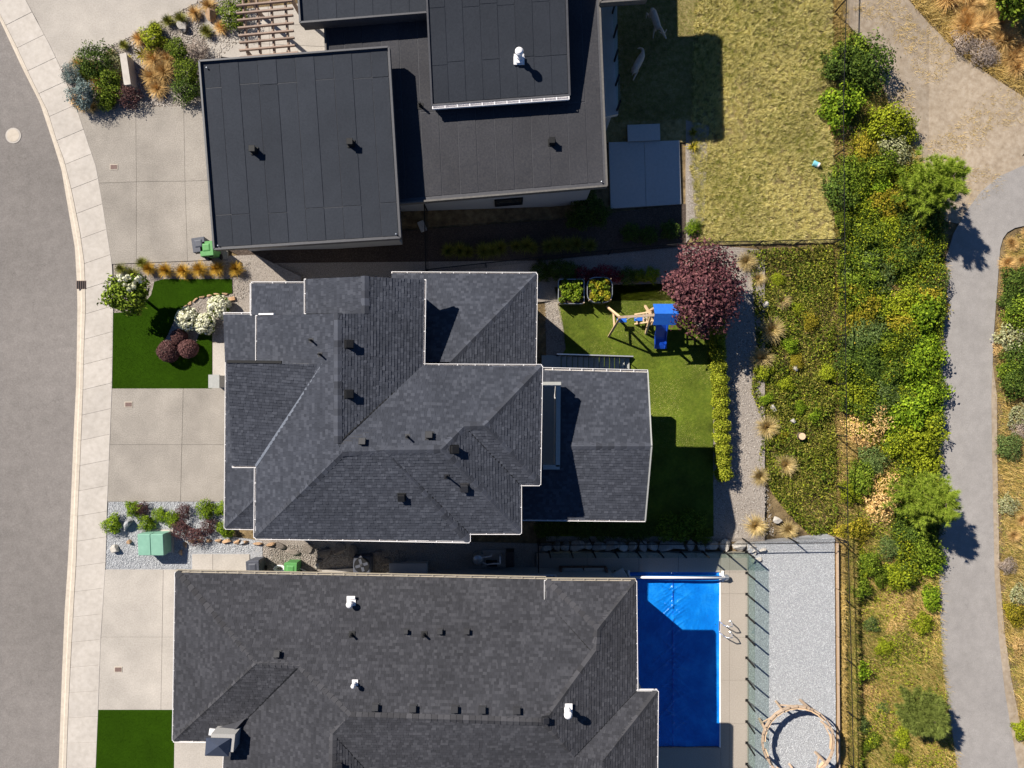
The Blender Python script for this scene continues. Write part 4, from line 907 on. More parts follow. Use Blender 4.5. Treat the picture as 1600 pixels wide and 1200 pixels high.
# glass pool fence
GF = thing('glass_fence', 'clear glass pool fence with black posts around the deck', 'fence', P(1168, 864, pz))
pts = [(x, 862) for x in np.linspace(858, 1166, 10)] + [(1166.5, y) for y in np.linspace(895, 1260, 12)]
prev = None
for x, y in pts:
    q = P(x, y, pz); m = MB(); m.box((q.x, q.y, pz + .5), (.055, .055, 1.3)); m.box((q.x, q.y, pz + .005), (.12, .12, .03)); m.build('post', dark, GF)
    if prev is not None: m = MB(); a = Vector((prev.x, prev.y, pz + .62)); b = Vector((q.x, q.y, pz + .62)); m.bar(a, b, .012, 1.06); m.build('glass_panel', glass, GF)
    prev = q
# rock retaining wall on the lawn side of the deck
RW = thing('rock_retaining_wall', 'row of pale boulders retaining the pool deck above the lawn', 'retaining wall', P(1000, 855, -2.6))
x = 846
while x < 1192:
    wdt = rnd.uniform(11, 24); rock(x + wdt / 2, 852 + rnd.uniform(-2, 2) + (6 if x > 1175 else 0), wdt * .72, rnd.uniform(10, 13), rockp, None, parent=RW, name='boulder', zfix=-2.6, h=.5, rz=rnd.uniform(-.3, .3)); x += wdt
for x, y in ((1178, 862), (1184, 872), (1176, 874), (1190, 858)): rock(x, y, 8, 6, rockp, None, parent=RW, name='boulder', zfix=-2.4, h=.4, rz=rnd.uniform(0, 3))
# round timber frame on the terrace
RF = thing('round_timber_frame', 'round weathered timber frame on raking posts over white gravel', 'timber frame', P(1245, 1160, pz))
RH = .95; c0 = P(1247, 1159, pz + RH); rr = 1.62; N = 28
for i in range(N):
    a0 = i / N * 6.283; a1 = (i + 1) / N * 6.283; f = lambda a, r, z: Vector((c0.x + math.cos(a) * r, c0.y + math.sin(a) * r, pz + RH + z))
    m = MB(); m.bar(f(a0, rr, 0), f(a1 + .02, rr, 0), .07, .14); m.build('ring_board', greywood, RF)
    if 3 < i < 14 or i % 3 == 0: m = MB(); m.bar(f(a0, rr - .1, -.04), f(a1, rr - .12, -.03), .06, .1); m.build('inner_board', palewood, RF)
for i, a in enumerate((.3, 1.25, 2.0, 2.75, 3.9, 4.7, 5.6)):
    f0 = Vector((c0.x + math.cos(a) * (rr - .08), c0.y + math.sin(a) * (rr - .08), pz - .05)); m = MB(); m.bar(f0, f(a + .03, rr, .1), .09, .09); m.build('post', greywood, RF)
    m = MB(); m.bar(f(a - .35, rr, -.02), f0 + Vector((0, 0, .4)), .05, .05); m.build('brace', greywood, RF)
# ================================================================== SMALL THINGS
def bin_(px, py, z, mat, label, rz=0):
    c = P(px, py, z + .5); c.z = z; o = thing('wheeled_bin', label, 'bin', c)
    rt = Matrix.Rotation(rz, 3, 'Z'); q = lambda x, y, zz: c + rt @ Vector((x, y, zz))
    m = MB(); m.box(q(0, 0, .48), (.44, .5, .86), rz, taper=1.18); m.build('body', mat, o, bevel=.02)
    m = MB(); m.box(q(0, -.02, .95), (.56, .62, .07), rz); m.box(q(0, .03, .995), (.36, .36, .04), rz, taper=.7); m.build('lid', mat, o, bevel=.02)
    m = MB(); m.tube(q(-.2, -.36, .9), q(.2, -.36, .9), .02, 8); m.box(q(-.2, -.31, .9), (.03, .1, .03), rz); m.box(q(.2, -.31, .9), (.03, .1, .03), rz); m.build('handle', dark, o)
    for s in (-1, 1): m = MB(); m.tube(q(s * .21, -.24, .12), q(s * .27, -.24, .12), .12, 14); m.build('wheel', dark, o)
bin_(318, 385, .13, greypl, 'dark grey wheeled bin by the garage corner', .15); bin_(330, 391, .13, greenpl, 'green wheeled bin half under the flat garage roof', .1)
zb = .1
bin_(401, 883, zb, greypl, 'dark grey wheeled bin on gravel by the pool house wall', .05); bin_(459, 886, -.35, greenpl, 'green wheeled bin on gravel beside the pool house wall', -.05)
# transformer
c = P(250, 845, .1); T = thing('transformer_box', 'pale green metal utility box on the front gravel bed', 'utility box', c)
m = MB(); m.box(c + Vector((0, 0, .04)), (1.2, 1.0, .1)); m.build('pad', concrete, T)
m = MB(); c2 = c + Vector((.0, 0, .44)); m.hexa([c2 + Vector((x, y, -.38)) for x, y in ((-.54, -.44), (.54, -.44), (.54, .44), (-.54, .44))], [c2 + Vector((x, y, z)) for x, y, z in ((-.54, -.44, .3), (.54, -.44, .3), (.54, .44, .38), (-.54, .44, .38))]); m.build('cabinet', teal, T, bevel=.025)
for s in (-1, 1):
    m = MB(); m.hexa([c2 + Vector((s * .275 + x, y, .0)) for x, y in ((-.27, -.46), (.27, -.46), (.27, .46), (-.27, .46))], [c2 + Vector((s * .275 + x, y, z)) for x, y, z in ((-.27, -.46, .325), (.27, -.46, .325), (.27, .46, .405), (-.27, .46, .405))]); m.build('lid', teal, T, bevel=.02)
m = MB(); m.box(c2 + Vector((0, -.46, .1)), (.05, .04, .14)); m.build('latch', steel, T)
# side-yard equipment
c = P(571, 876, -1.0); c.z = -1.12; A = thing('air_conditioner', 'black air conditioner with a round fan beside the pool house', 'air conditioner', c)
m = MB(); m.box(c + Vector((0, 0, .06)), (.95, .95, .12)); m.build('pad', concrete, A); m = MB(); m.box(c + Vector((0, 0, .5)), (.78, .78, .8)); m.build('casing', greypl, A, bevel=.06)
m = MB(); m.lathe(c + Vector((0, 0, .9)), [(.34, 0), (.34, .03), (.31, .03)], 24); m.build('fan_ring', dark, A)
for k in range(4): m = MB(); a = k * 1.571 + .3; m.bar(c + Vector((0, 0, .945)), c + Vector((math.cos(a) * .28, math.sin(a) * .28, .945)), .12, .012); m.build('blade', greypl, A)
m = MB(); m.lathe(c + Vector((0, 0, .94)), [(.07, 0), (.07, .04), (.03, .05)], 12); m.build('hub', fanm, A)
c = P(765, 871, -2); c.z = g(c.x) + .05; E = thing('pool_pump', 'pool pump and filter tank with pipes in the shaded side yard', 'pool pump', c)
m = MB(); m.box(c + Vector((.1, 0, .05)), (1.9, .75, .12)); m.build('pad', concrete, E)
m = MB(); m.lathe(c + Vector((-.5, .12, .1)), [(.25, 0), (.27, .1), (.27, .6), (.2, .74), (.05, .8)], 18); m.build('filter_tank', steel, E)
m = MB(); m.tube(c + Vector((-.1, -.2, .3)), c + Vector((.35, -.2, .3)), .13, 14); m.box(c + Vector((.1, -.2, .15)), (.5, .25, .1)); m.build('pump', fanm, E)
m = MB(); m.path([c + Vector(p) for p in ((-.4, -.1, .35), (-.1, -.2, .45), (.2, -.1, .7), (.5, -.1, .7), (.5, .2, .7), (.5, .2, .1))], .035); m.path([c + Vector(p) for p in ((-.3, .2, .75), (.1, .25, .75), (.1, .25, .3))], .03); m.build('pipe', whitem, E)
m = MB(); m.box(c + Vector((.95, .1, .4)), (.4, .7, .7)); m.build('heater', fanm, E, bevel=.03)
c = P(642, 884, -1.4); c.z = g(c.x) + .05; B = thing('storage_box', 'low grey storage box against the pool house wall', 'storage box', c); m = MB(); m.box(c + Vector((0, 0, .3)), (1.6, .55, .6)); m.build('body', stucco, B, bevel=.02); m = MB(); m.box(c + Vector((0, 0, .63)), (1.7, .65, .06)); m.build('lid', stucco, B, bevel=.015)
c = P(910, 896, pz); B = thing('outdoor_sofa', 'brown timber sofa with pale cushions on the pool deck', 'sofa', c)
m = MB(); m.box(c + Vector((0, 0, .2)), (2.1, .75, .3)); m.build('base', brownwood, B); m = MB(); m.box(c + Vector((0, -.33, .5)), (2.1, .1, .6)); m.build('backrest', brownwood, B)
for s in (-.5, .5): m = MB(); m.box(c + Vector((s, .05, .42)), (.95, .62, .14)); m.build('cushion', concrete, B, bevel=.04)
for s in (-1.05, 1.05): m = MB(); m.box(c + Vector((s, 0, .4)), (.1, .75, .7)); m.build('armrest', brownwood, B)
c = P(968, 899, pz); B = thing('deck_chair', 'pale lounge chair on the pool deck beside the cover reel', 'lounge chair', c)
m = MB(); m.box(c + Vector((0, 0, .32)), (.6, .7, .1), .5); m.build('seat', concrete, B, bevel=.03); m = MB(); m.box(c + Vector((.2, -.3, .6)), (.6, .12, .6), .5); m.build('backrest', concrete, B, bevel=.03)
for x, y in ((-.25, -.25), (.25, -.25), (.25, .25), (-.25, .25)): m = MB(); m.box(c + Vector((x * .9, y * .9, .15)), (.05, .05, .32)); m.build('leg', dark, B)
c = Pg(438, 888, .09); B = thing('garden_hose', 'white hose lying in coils between the two bins', 'hose', c); m = MB()
for k in range(3): r0 = .16 + .05 * k; m.path([c + Vector((math.cos(t * .628) * r0, math.sin(t * .628) * r0 * .6, .03 + .03 * k)) for t in range(11)], .025, 6)
m.build('coil', whitem, B); m = MB(); m.path([c + Vector(p) for p in ((.2, 0, .03), (.5, -.1, .03), (.8, .02, .03), (1.1, -.1, .03))], .022, 6); m.build('loose_end', whitem, B)
c = Pg(660, 354, .08); B = thing('utility_cover', 'pale plastic utility lid in the dark mulch side yard', 'utility lid', c); m = MB(); m.box(c + Vector((0, 0, .06)), (.3, .48, .16), .4); m.build('lid', stucco, B, bevel=.02)
m = MB(); m.box(c + Vector((0, 0, .15)), (.05, .14, .02), .4); m.build('handle', greytrim, B)
c = Pg(1273, 258, .08); B = thing('toy_pail', 'small turquoise and white pail tipped on the dry lawn', 'pail', c); m = MB(); m.tube(c + Vector((-.13, .06, .14)), c + Vector((.12, -.05, .15)), .14, 16, .11); m.build('body', turqm, B); m = MB(); m.tube(c + Vector((.07, -.02, .15)), c + Vector((.14, -.06, .15)), .125, 16, .12); m.build('band', whitem, B)
c = P(348, 596, .3); B = thing('entry_pillar', 'squat grey capped pillar by the garage front corner', 'pillar', Vector((c.x, c.y, .1))); m = MB(); m.box((c.x, c.y, .6), (.4, .5, 1.1)); m.build('shaft', stucco, B); m = MB(); m.box((c.x, c.y, 1.18), (.46, .56, .07)); m.build('cap', greytrim, B)
# stone steps in the shaded gap
for i, (x, y, a, b) in enumerate([(437, 852, 13, 9), (458, 862, 14, 8), (482, 856, 15, 9), (508, 862, 15, 11), (530, 858, 12, 13), (552, 862, 10, 14), (590, 866, 11, 13), (604, 878, 9, 9), (500, 876, 7, 5)]):
    rock(x, y, a, b, rockd, 'flat brown step stone in the shaded gravel gap between houses', 'step stones between the houses', name='step_stone', flat=.35, h=.25, off=.09, rz=rnd.uniform(-.3, .3), cat='stone')
rock(497, 884, 5, 7, rockp, 'small rounded pale boulder in gravel beside the step stones', zfix=None, off=.09)
B = thing('pale_kerb_strip', 'thin pale concrete strip along the pool house wall', 'kerb strip', Pg(530, 891, .1)); m = MB(); m.bar(Pg(503, 893, .14), Pg(568, 889, .14), .14, .12); m.build('strip', concrete, B)
# front bed stones
B = thing('flagstone_edging', 'ragged row of ochre flagstones below the dark red shrubs', 'garden edging', P(330, 850, .1))
for x, y, a, b in ((283, 862, 4, 7), (290, 851, 5, 6), (300, 845, 7, 4), (313, 844, 6, 4), (327, 845, 6, 4.5), (342, 844, 7, 4), (356, 845, 9, 5), (371, 846, 7, 5), (384, 847, 7, 4), (404, 849, 9, 4), (424, 850, 9, 5)): rock(x, y, a, b, rocko, None, parent=B, name='stone', zfix=.12, h=.16, rz=rnd.uniform(-.3, .3))
rock(203, 817, 6, 14, rockg, 'leaning grey slab stone between shrubs on the gravel bed', zfix=.12, h=.35, rz=-.55, flat=.7, seed=2)
rock(182, 857, 8, 11, rockp, 'pointed pale stone on the gravel near the sidewalk', zfix=.12, h=.3, rz=.3, seed=3)
rock(203, 846, 4, 7, rocko, 'small brown stone on the gravel near the green box', zfix=.12, h=.22, rz=.7, seed=1)
rock(379, 848, 6, 3.5, rockg, 'small grey stone by the ochre flagstones at the wall corner', zfix=.12, h=.15, seed=4)
rock(288, 43, 13, 10, rockp, 'broad pale boulder among grasses of the corner garden', zfix=.12, h=.45, rz=.5, seed=5)
rock(333, 25, 14, 11, rocko, 'large ochre boulder beside the pergola', zfix=.12, h=.5, rz=.7, seed=0)
for x, y, a, b, lb in ((1147, 436, 7, 11, 'tall tan boulder beside the purple tree'), (1194, 476, 8, 9, 'tan boulder among the trailing ground cover near the boundary fence'), (1207, 638, 10, 6, 'grey boulder below the lime hydrangea shrub'), (1240, 576, 7, 8, 'pale rounded boulder under a lime leafed plant'), (1213, 812, 9, 9, 'round white boulder between two tan grass tufts'), (1162, 579, 5, 5, 'small pale stone in the shade of the hedge'), (1237, 658, 6, 6, 'small grey stone set in ground cover near the stump')):
    rock(x, y, a, b, rockp, lb, h=.34, rz=rnd.uniform(0, 3), off=.03)
c = Pg(1249, 681, 0); B = thing('tree_stump', 'cut pale tree stump in the olive ground cover', 'stump', c); m = MB(); m.lathe(c, [(.22, -.1), (.19, .1), (.18, .34)], 12); m.build('trunk', bark, B); m = MB(); m.lathe(c + Vector((0, 0, .341)), [(.165, 0), (.16, .012)], 12); m.build('cut_face', palewood, B)

# ------------------------------------------------------------------ swing set
gz = -2.54
SW = thing('swing_set', 'timber swing set with blue roofed tower and blue slide', 'swing set', P(1000, 510, gz))
def bars(name, mat, lst, wd=.09, par=SW):
    for a, b in lst: m = MB(); m.bar(a, b, wd, wd); m.build(name, mat, par)
top1 = P(969, 496, gz + 2.05); f1 = P(948, 479, gz); f2 = P(951, 526, gz)
tb = P(1024, 492, gz + 2.05)
bars('leg', palewood, [(f1, top1), (f2, top1), (P(1008, 478, gz), P(1017, 492, gz + 2.0)), (P(1009, 521, gz), P(1017, 492, gz + 2.0))])
lm = lambda a, b, t: a + (b - a) * t
bars('crossbar', palewood, [(lm(f1, top1, .5), lm(f2, top1, .5))], .07); bars('swing_beam', greywood, [(top1 + Vector((-.1, 0, .05)), tb + Vector((.2, 0, .05)))], .11)
for t, mt in ((.2, bluecloth), (.72, bluecloth)):
    q = lm(top1, tb, t); sz = gz + .5
    m = MB(); m.box((q.x, q.y, sz), (.46, .22, .05)); m.build('swing_seat', mt, SW, bevel=.015)
    for s in (-.2, .2): m = MB(); m.tube((q.x + s, q.y, sz), (q.x + s, q.y, top1.z), .012, 6); m.build('swing_rope', whitem, SW)
# tower
tx0, tx1 = P(1025, 480, gz + 2.2).x, P(1052, 480, gz + 2.2).x; ty1, ty0 = P(1025, 480, gz + 2.2).y, P(1025, 503, gz + 2.2).y
for x in (tx0, tx1):
    for y in (ty0, ty1): m = MB(); m.box((x, y, gz + 1.15), (.09, .09, 2.35)); m.build('tower_post', palewood, SW)
for k in range(6): m = MB(); y = ty0 + (ty1 - ty0) * (k + .5) / 6; m.box(((tx0 + tx1) / 2, y, gz + 1.1), (tx1 - tx0 + .08, (ty1 - ty0) / 6 * .86, .04)); m.build('platform_board', palewood, SW)
for zz in (1.3, 1.7): bars('guard_rail', palewood, [(Vector((tx0, ty1, gz + zz)), Vector((tx1, ty1, gz + zz))), (Vector((tx1, ty0, gz + zz)), Vector((tx1, ty1, gz + zz)))], .06)
ym = (ty0 + ty1) / 2; ov = .14; zt = gz + 2.62; ze = gz + 2.25
m = MB()
for s in (-1, 1):
    ye = ym + s * ((ty1 - ty0) / 2 + ov); a = Vector((tx0 - ov, ym, zt)); b = Vector((tx1 + ov, ym, zt)); c1 = Vector((tx1 + ov, ye, ze)); d1 = Vector((tx0 - ov, ye, ze))
    q = [a, b, c1, d1]; q = q if s < 0 else q[::-1]; m.hexa([p - Vector((0, 0, .02)) for p in q], q)
m.build('canopy', bluecloth, SW)
bars('ladder_rail', palewood, [(Vector((tx0 - .55, ty0 + .1, gz)), Vector((tx0, ty0 + .1, gz + 1.2))), (Vector((tx0 - .55, ty0 + .55, gz)), Vector((tx0, ty0 + .55, gz + 1.2)))], .06)
for k in range(4): t = (k + .6) / 5; x = tx0 - .55 * (1 - t); m = MB(); m.bar((x, ty0 + .1, gz + 1.2 * t), (x, ty0 + .55, gz + 1.2 * t), .07, .03); m.build('rung', greywood, SW)
# slide
sa = Vector(((tx0 + tx1) / 2 + .1, ty0, gz + 1.12)); sb = P(1031, 545, gz + .14)
N = 12; V_ = []; F_ = []
for i in range(N + 1):
    t = i / N; p = sa.lerp(sb, t); p.z = gz + .12 + 1.0 * (1 - t) ** 1.25 + .05 * math.sin(t * 9); hw = .24
    for x, zz in ((-hw - .04, .16), (-hw, .16), (-hw + .03, .0), (hw - .03, .0), (hw, .16), (hw + .04, .16), (hw + .02, -.04), (-hw - .02, -.04)): V_.append((p.x + x, p.y, p.z + zz))
for i in range(N):
    for k in range(8): F_.append((i * 8 + k, i * 8 + (k + 1) % 8, i * 8 + 8 + (k + 1) % 8, i * 8 + 8 + k))
F_ += [tuple(range(7, -1, -1)), tuple(N * 8 + k for k in range(8))]
m = MB(); m.v = V_; m.f = F_; m.build('slide', bluepl, SW)
m = MB(); m.box((sb.x, sb.y + .15, gz + .07), (.4, .2, .18)); m.build('slide_foot', bluepl, SW)

# ------------------------------------------------------------------ raised planters
def planter(x0, y0, x1, y1, label, leafm, leafm2, rc):
    a = P(x0, y1, gz + .5); b = P(x1, y0, gz + .5); c = (a + b) / 2; c.z = gz; hx, hy = (b.x - a.x) / 2, (b.y - a.y) / 2
    o = thing('raised_planter', label, 'planter', c); pts = []
    for (sx, sy, a0) in ((1, 1, 0), (-1, 1, 1), (-1, -1, 2), (1, -1, 3)):
        for k in range(5): t = (a0 + k / 4) * math.pi / 2; pts.append((c.x + sx * (hx - rc) + math.cos(t) * rc, c.y + sy * (hy - rc) + math.sin(t) * rc))
    n = len(pts); inn = [(c.x + (x - c.x) * .95, c.y + (y - c.y) * .95) for x, y in pts]
    m = MB(); k = 0; m.v = [(x, y, gz - .02) for x, y in pts] + [(x, y, gz + .55) for x, y in pts] + [(x, y, gz + .55) for x, y in inn] + [(x, y, gz + .1) for x, y in inn]
    for i in range(n):
        j = (i + 1) % n
        for L in range(3): m.f.append((L * n + i, L * n + j, (L + 1) * n + j, (L + 1) * n + i))
    m.build('metal_wall', steel, o)
    m = MB(); m.prism(inn, gz + .05, gz + .44); m.build('soil', mulch, o)
    for sx in (-1, 1):
        for sy in (-1, 1): m = MB(); m.box((c.x + sx * (hx - rc * .3), c.y + sy * (hy - rc * .3), gz + .4), (.04, .04, .85)); m.build('corner_stake', greywood, o)
    for i in range(16):
        px = c.x + (i % 4 - 1.5) * .38 * hx + rnd.uniform(-.08, .08); py = c.y + (i // 4 - 1.5) * .38 * hy + rnd.uniform(-.08, .08); mm = (leafm, leafm2, F_mid)[i % 3]
        v, f = leaf_cloud(110, .17, .17, .2, .12, seed=i + int(x0), zmin=-.6, inner=.3); q = npmesh('vegetable_plant', v + np.array([px, py, gz + .6]) - np.array(c), f, mm, o)
    return o
planter(872, 436, 913, 475, 'steel raised bed with square front and leafy green vegetables', F_mid, F_bright, .12)
planter(917, 433, 957, 473, 'steel raised bed with rounded side and yellowing vegetables', F_yel, F_lime, .38)

# ------------------------------------------------------------------ wire fences
def wire_fence(label, pts, h=1.2, step=78, zf=None, mesh=True, nolast=False):
    """black posts, top rail and wire panels along a pixel line on the ground"""
    o = thing('wire_fence', label, 'fence', Pg(*pts[0]) if zf is None else P(*pts[0], zf)); Q = []
    for a, b in zip(pts, pts[1:]):
        L = math.hypot(b[0] - a[0], b[1] - a[1]); k = max(1, round(L / step))
        for i in range(k): Q.append(lerp(a, b, i / k))
    Q.append(pts[-1]); prev = None
    for x, y in Q:
        q = Pg(x, y) if zf is None else P(x, y, zf); m = MB(); m.tube(q - Vector((0, 0, .1)), q + Vector((0, 0, h + .03)), .028, 8); m.build('post', dark, o)
        if prev is not None:
            a, b = prev, q; m = MB(); m.tube(a + Vector((0, 0, h)), b + Vector((0, 0, h)), .021, 6); m.build('top_rail', dark, o)
            m = MB(); n = int((b - a).length / .12)
            for k in range(n): 
                u = (k + .5) / n; p0 = a.lerp(b, u) + Vector((0, 0, .05)); m.bar(p0, p0 + Vector((0, 0, h - .06)), .004, .004)
            for k in range(8): zz = .06 + k * (h - .1) / 7; m.bar(a + Vector((0, 0, zz)), b + Vector((0, 0, zz)), .005, .005)
            m.build('wire_panel', dark, o)
        prev = q
wire_fence('long black wire fence dividing gardens from the wild slope', [(1306, -60), (1299, 180), (1301, 380), (1303, 600), (1306, 838), (1311, 1020), (1316, 1260)], 1.25)
wire_fence('black wire fence between dry lawn and planted slope', [(1074, 386), (1180, 384), (1299, 381)], 1.1)
wire_fence('black wire fence along the shaded side yards', [(670, 428), (760, 418), (840, 409), (950, 398), (1072, 387)], 1.2, 90)
wire_fence('short black wire gate fence beside the flat-roofed house', [(668, 330), (670, 426)], 1.2, 95)
wire_fence('black wire fence between lawn and rock wall', [(842, 843), (1000, 842), (1160, 841), (1304, 839)], 1.2, 80, zf=-2.58)
wire_fence('short black wire gate fence between hip-roofed house and pool house', [(840, 846), (840, 905)], 1.2, 60)

# ------------------------------------------------------------------ deer
def deer(px, py, heading, label, turn=1, k=1.0):
    """one continuous body: tapered limbs and trunk fused by a voxel remesh"""
    q = P(px, py, -2.0); z = g(q.x) + .08; q.z = z; m = MB()
    def limb(pts):
        for (a, ra), (b, rb) in zip(pts, pts[1:]): m.tube(a, b, ra, 10, rb)
        for a, ra in pts: m.lathe(Vector(a) - Vector((0, 0, ra)), [(ra * .3, .02 * ra), (ra * .85, ra * .5), (ra, ra), (ra * .85, ra * 1.5), (ra * .3, ra * 1.98)], 10)
    limb([((-.56, 0, .86), .13), ((-.42, 0, .88), .185), ((-.15, 0, .86), .2), ((.15, 0, .85), .195), ((.36, 0, .9), .16)])
    limb([((.36, 0, .93), .13), ((.55, turn * .07, 1.0), .085), ((.68, turn * .16, .9), .07), ((.76, turn * .24, .7), .075), ((.86, turn * .33, .52), .05), ((.9, turn * .37, .46), .035)])
    limb([((-.62, 0, .82), .05), ((-.7, 0, .68), .03)])
    for s_, dx in ((1, .16), (-1, -.16)):
        limb([((-.44, s_ * .1, .78), .12), ((-.34 + dx * .4, s_ * .14, .56), .075), ((-.58 + dx, s_ * .15, .33), .04), ((-.5 + dx, s_ * .15, .07), .027), ((-.47 + dx, s_ * .15, .03), .03)])
    for s_, dx in ((1, -.14), (-1, .16)):
        limb([((.3, s_ * .1, .75), .085), ((.3 + dx * .5, s_ * .13, .38), .045), ((.3 + dx, s_ * .13, .07), .028), ((.34 + dx, s_ * .13, .03), .03)])
    for s_ in (1, -1): limb([((.73, turn * .22 + s_ * .06, .78), .03), ((.64, turn * .2 + s_ * .18, .84), .035), ((.6, turn * .2 + s_ * .23, .85), .012)])
    me = bpy.data.meshes.new('deer'); me.from_pydata(m.v, [], m.f); me.materials.append(deerm)
    o = bpy.data.objects.new('deer', me); COL.objects.link(o); o.location = q; o.rotation_euler = (0, 0, heading); o.scale = (k, k, k)
    r_ = o.modifiers.new('fuse', 'REMESH'); r_.mode = 'VOXEL'; r_.voxel_size = .016; r_.use_smooth_shade = True
    s2 = o.modifiers.new('soften', 'SMOOTH'); s2.iterations = 3; s2.factor = .5
    return props(o, label, 'deer')
deer(1023, 36, R(-72), 'brown deer grazing on shaded grass beside the sunlit lawn edge', 1, .88)
deer(997, 100, R(62), 'brown deer grazing on shaded grass close to the glass-railed terrace', 1, .85)
# ================================================================== PLANTS
sm_ = shrub_mesh
K = dict(mid=(F_mid, 2600, .75, .13), dark=(F_dark, 2600, .75, .12), blue=(F_blue, 2600, .7, .12), lime=(F_lime, 2400, .7, .13), yel=(F_yel, 2400, .7, .13), bright=(F_bright, 2300, .75, .15),
         maroon=(F_maroon, 1500, .8, .13), grey=(F_grey, 2000, .7, .16), straw=(F_straw, 1100, .55, .16), sage=(F_sage, 1100, .65, .15), spruce=(F_spruce, 3200, .9, .12), red=(F_red, 900, .7, .17))
def sh(kind, var=None):
    mt, n, rz, leaf = K[kind]; v = rnd.randrange(3) if var is None else var
    asp = {'grey': .3, 'straw': .35, 'spruce': .5}.get(kind, .6)
    return shrub_mesh(kind, v, mt, n=n, rz=rz, leaf=leaf, aspect=asp, lumps=11 + v * 5, amp=.5, inner=.42, hole=.16)
def tuft(kind, var=None):
    mt, h, dp, n, w_ = dict(orange=(F_orange, .95, .5, 1000, .022), tan=(F_tangr, 1.05, .7, 800, .02), green=(F_greengr, 1.0, .6, 700, .025), yucca=(F_yel, 1.0, .85, 60, .11), gold=(F_straw, 1.1, .8, 700, .025))[kind]
    return grass_mesh(kind, rnd.randrange(3) if var is None else var, mt, n, h, dp, w_)
# --- front garden
for x, y, r in ((258, 422, 15), (285, 423, 15), (311, 421, 16), (338, 420, 16), (368, 420, 15), (232, 420, 14)):
    plant('ornamental_grass', tuft('orange'), x, y, r, 1.0, 'orange-tipped grass tuft in the row along the front turf lawn', 'grass tuft', 'orange grasses edging the front lawn', zfix=.1, hfrac=.6)
for x, y, r in ((189, 420, 11), (207, 428, 13), (222, 411, 12)):
    plant('ornamental_grass', tuft('green'), x, y, r, .9, 'yellow-green grass tuft near the sidewalk by the hydrangea tree', 'grass tuft', 'green grasses by the sidewalk', zfix=.1, hfrac=.5)
def small_tree(name, px, py, r, crownz, zg, leafm, label, n=3500, leaf=.2, flat=.7, cat='tree', flower=None, trunk=.07, amp=.3, lumps=16, seed=3, sy=1.0):
    """trunk, limbs and a leafy crown whose middle shows at (px,py)"""
    q = P(px, py, zg + crownz); o = thing(name, label, cat, (q.x, q.y, zg)); rr = r / FPX * (CAMZ - zg - crownz)
    m = MB(); m.tube((q.x, q.y, zg - .1), (q.x + .03, q.y, zg + crownz * .6), trunk, 8, trunk * .75); rs = random.Random(seed)
    t0 = Vector((q.x + .03, q.y, zg + crownz * .58))
    for i in range(8):
        a = i * .785 + rs.uniform(-.3, .3); e = Vector((q.x + math.cos(a) * rr * .72, q.y + math.sin(a) * rr * .72 * sy, zg + crownz + rr * flat * rs.uniform(-.1, .35)))
        md = t0.lerp(e, .5) + Vector((0, 0, rr * .12)); m.tube(t0, md, trunk * .5, 6, trunk * .35); m.tube(md, e, trunk * .35, 5, trunk * .12)
        for b in range(3): a2 = a + rs.uniform(-.6, .6); m.tube(md, Vector((q.x + math.cos(a2) * rr * .85, q.y + math.sin(a2) * rr * .85 * sy, zg + crownz + rr * flat * rs.uniform(0, .6))), trunk * .2, 4, trunk * .08)
    m.build('trunk', bark, o)
    v, f = leaf_cloud(n, rr, rr * sy, rr * flat, leaf, lumps=lumps, amp=amp, inner=.35, zmin=-.75, seed=seed, hole=.1)
    npmesh('crown', v + np.array([0, 0, crownz]), f, leafm, o)
    if flower is not None:
        r_ = np.random.default_rng(seed); P_ = []; NN = []
        for (dx, dy, dz, k) in flower:
            c = np.array([dx, dy, dz]) * rr; s = rr * .085 * k
            d = r_.normal(size=(26, 3)); d /= np.linalg.norm(d, axis=1)[:, None]; P_.append(c + d * s + np.array([0, 0, crownz])); NN.append(d)
        v, f = leaves(np.concatenate(P_), np.concatenate(NN), rr * .1, .8, r_); npmesh('flower', v, f, F_white, o)
    return o
rs = random.Random(2); fl = [(rs.uniform(.15, .85), rs.uniform(.1, .75), rs.uniform(.42, .66), .9) for _ in range(16)] + [(rs.uniform(-.3, .4), rs.uniform(.3, .8), .6, .8) for _ in range(4)]
small_tree('hydrangea_tree', 198, 461, 35, 1.45, .1, F_mid, 'round green hydrangea tree with cream flowers beside the sidewalk', 2600, .15, .55, flower=fl, seed=4, sy=.85)
for x, y, r, lb in ((292, 498, 17, 'white hydrangea bush next to the rounded maroon shrubs'), (318, 506, 15, 'white hydrangea bush in the middle of the front bed'), (341, 480, 17, 'white hydrangea bush by the curved flagstone edging')):
    q = P(x, y, .6); rr = r / FPX * 30.5; o = thing('hydrangea_bush', lb, 'shrub', (q.x, q.y, .1), 'white hydrangeas in the front bed')
    v, f = leaf_cloud(650, rr, rr, rr * .9, .11, seed=x); v[:, 2] = np.maximum(v[:, 2] + rr * .7, .02); npmesh('foliage', v, f, F_bright, o)
    r_ = np.random.default_rng(x); Pp = []; Nn = []
    for k in range(80):
        d = r_.normal(size=3); d[2] = abs(d[2]) + .15; d /= np.linalg.norm(d); c = d * np.array([rr, rr, rr * .95]) * .97 + np.array([0, 0, rr * .7])
        e = r_.normal(size=(30, 3)); e /= np.linalg.norm(e, axis=1)[:, None]; Pp.append(c + e * .095); Nn.append(e)
    v, f = leaves(np.concatenate(Pp), np.concatenate(Nn), .08, .9, r_); npmesh('flower', v, f, F_white, o)
    m = MB(); m.tube((q.x, q.y, .02), (q.x, q.y, .5), .05, 6); m.build('stem', bark, o)
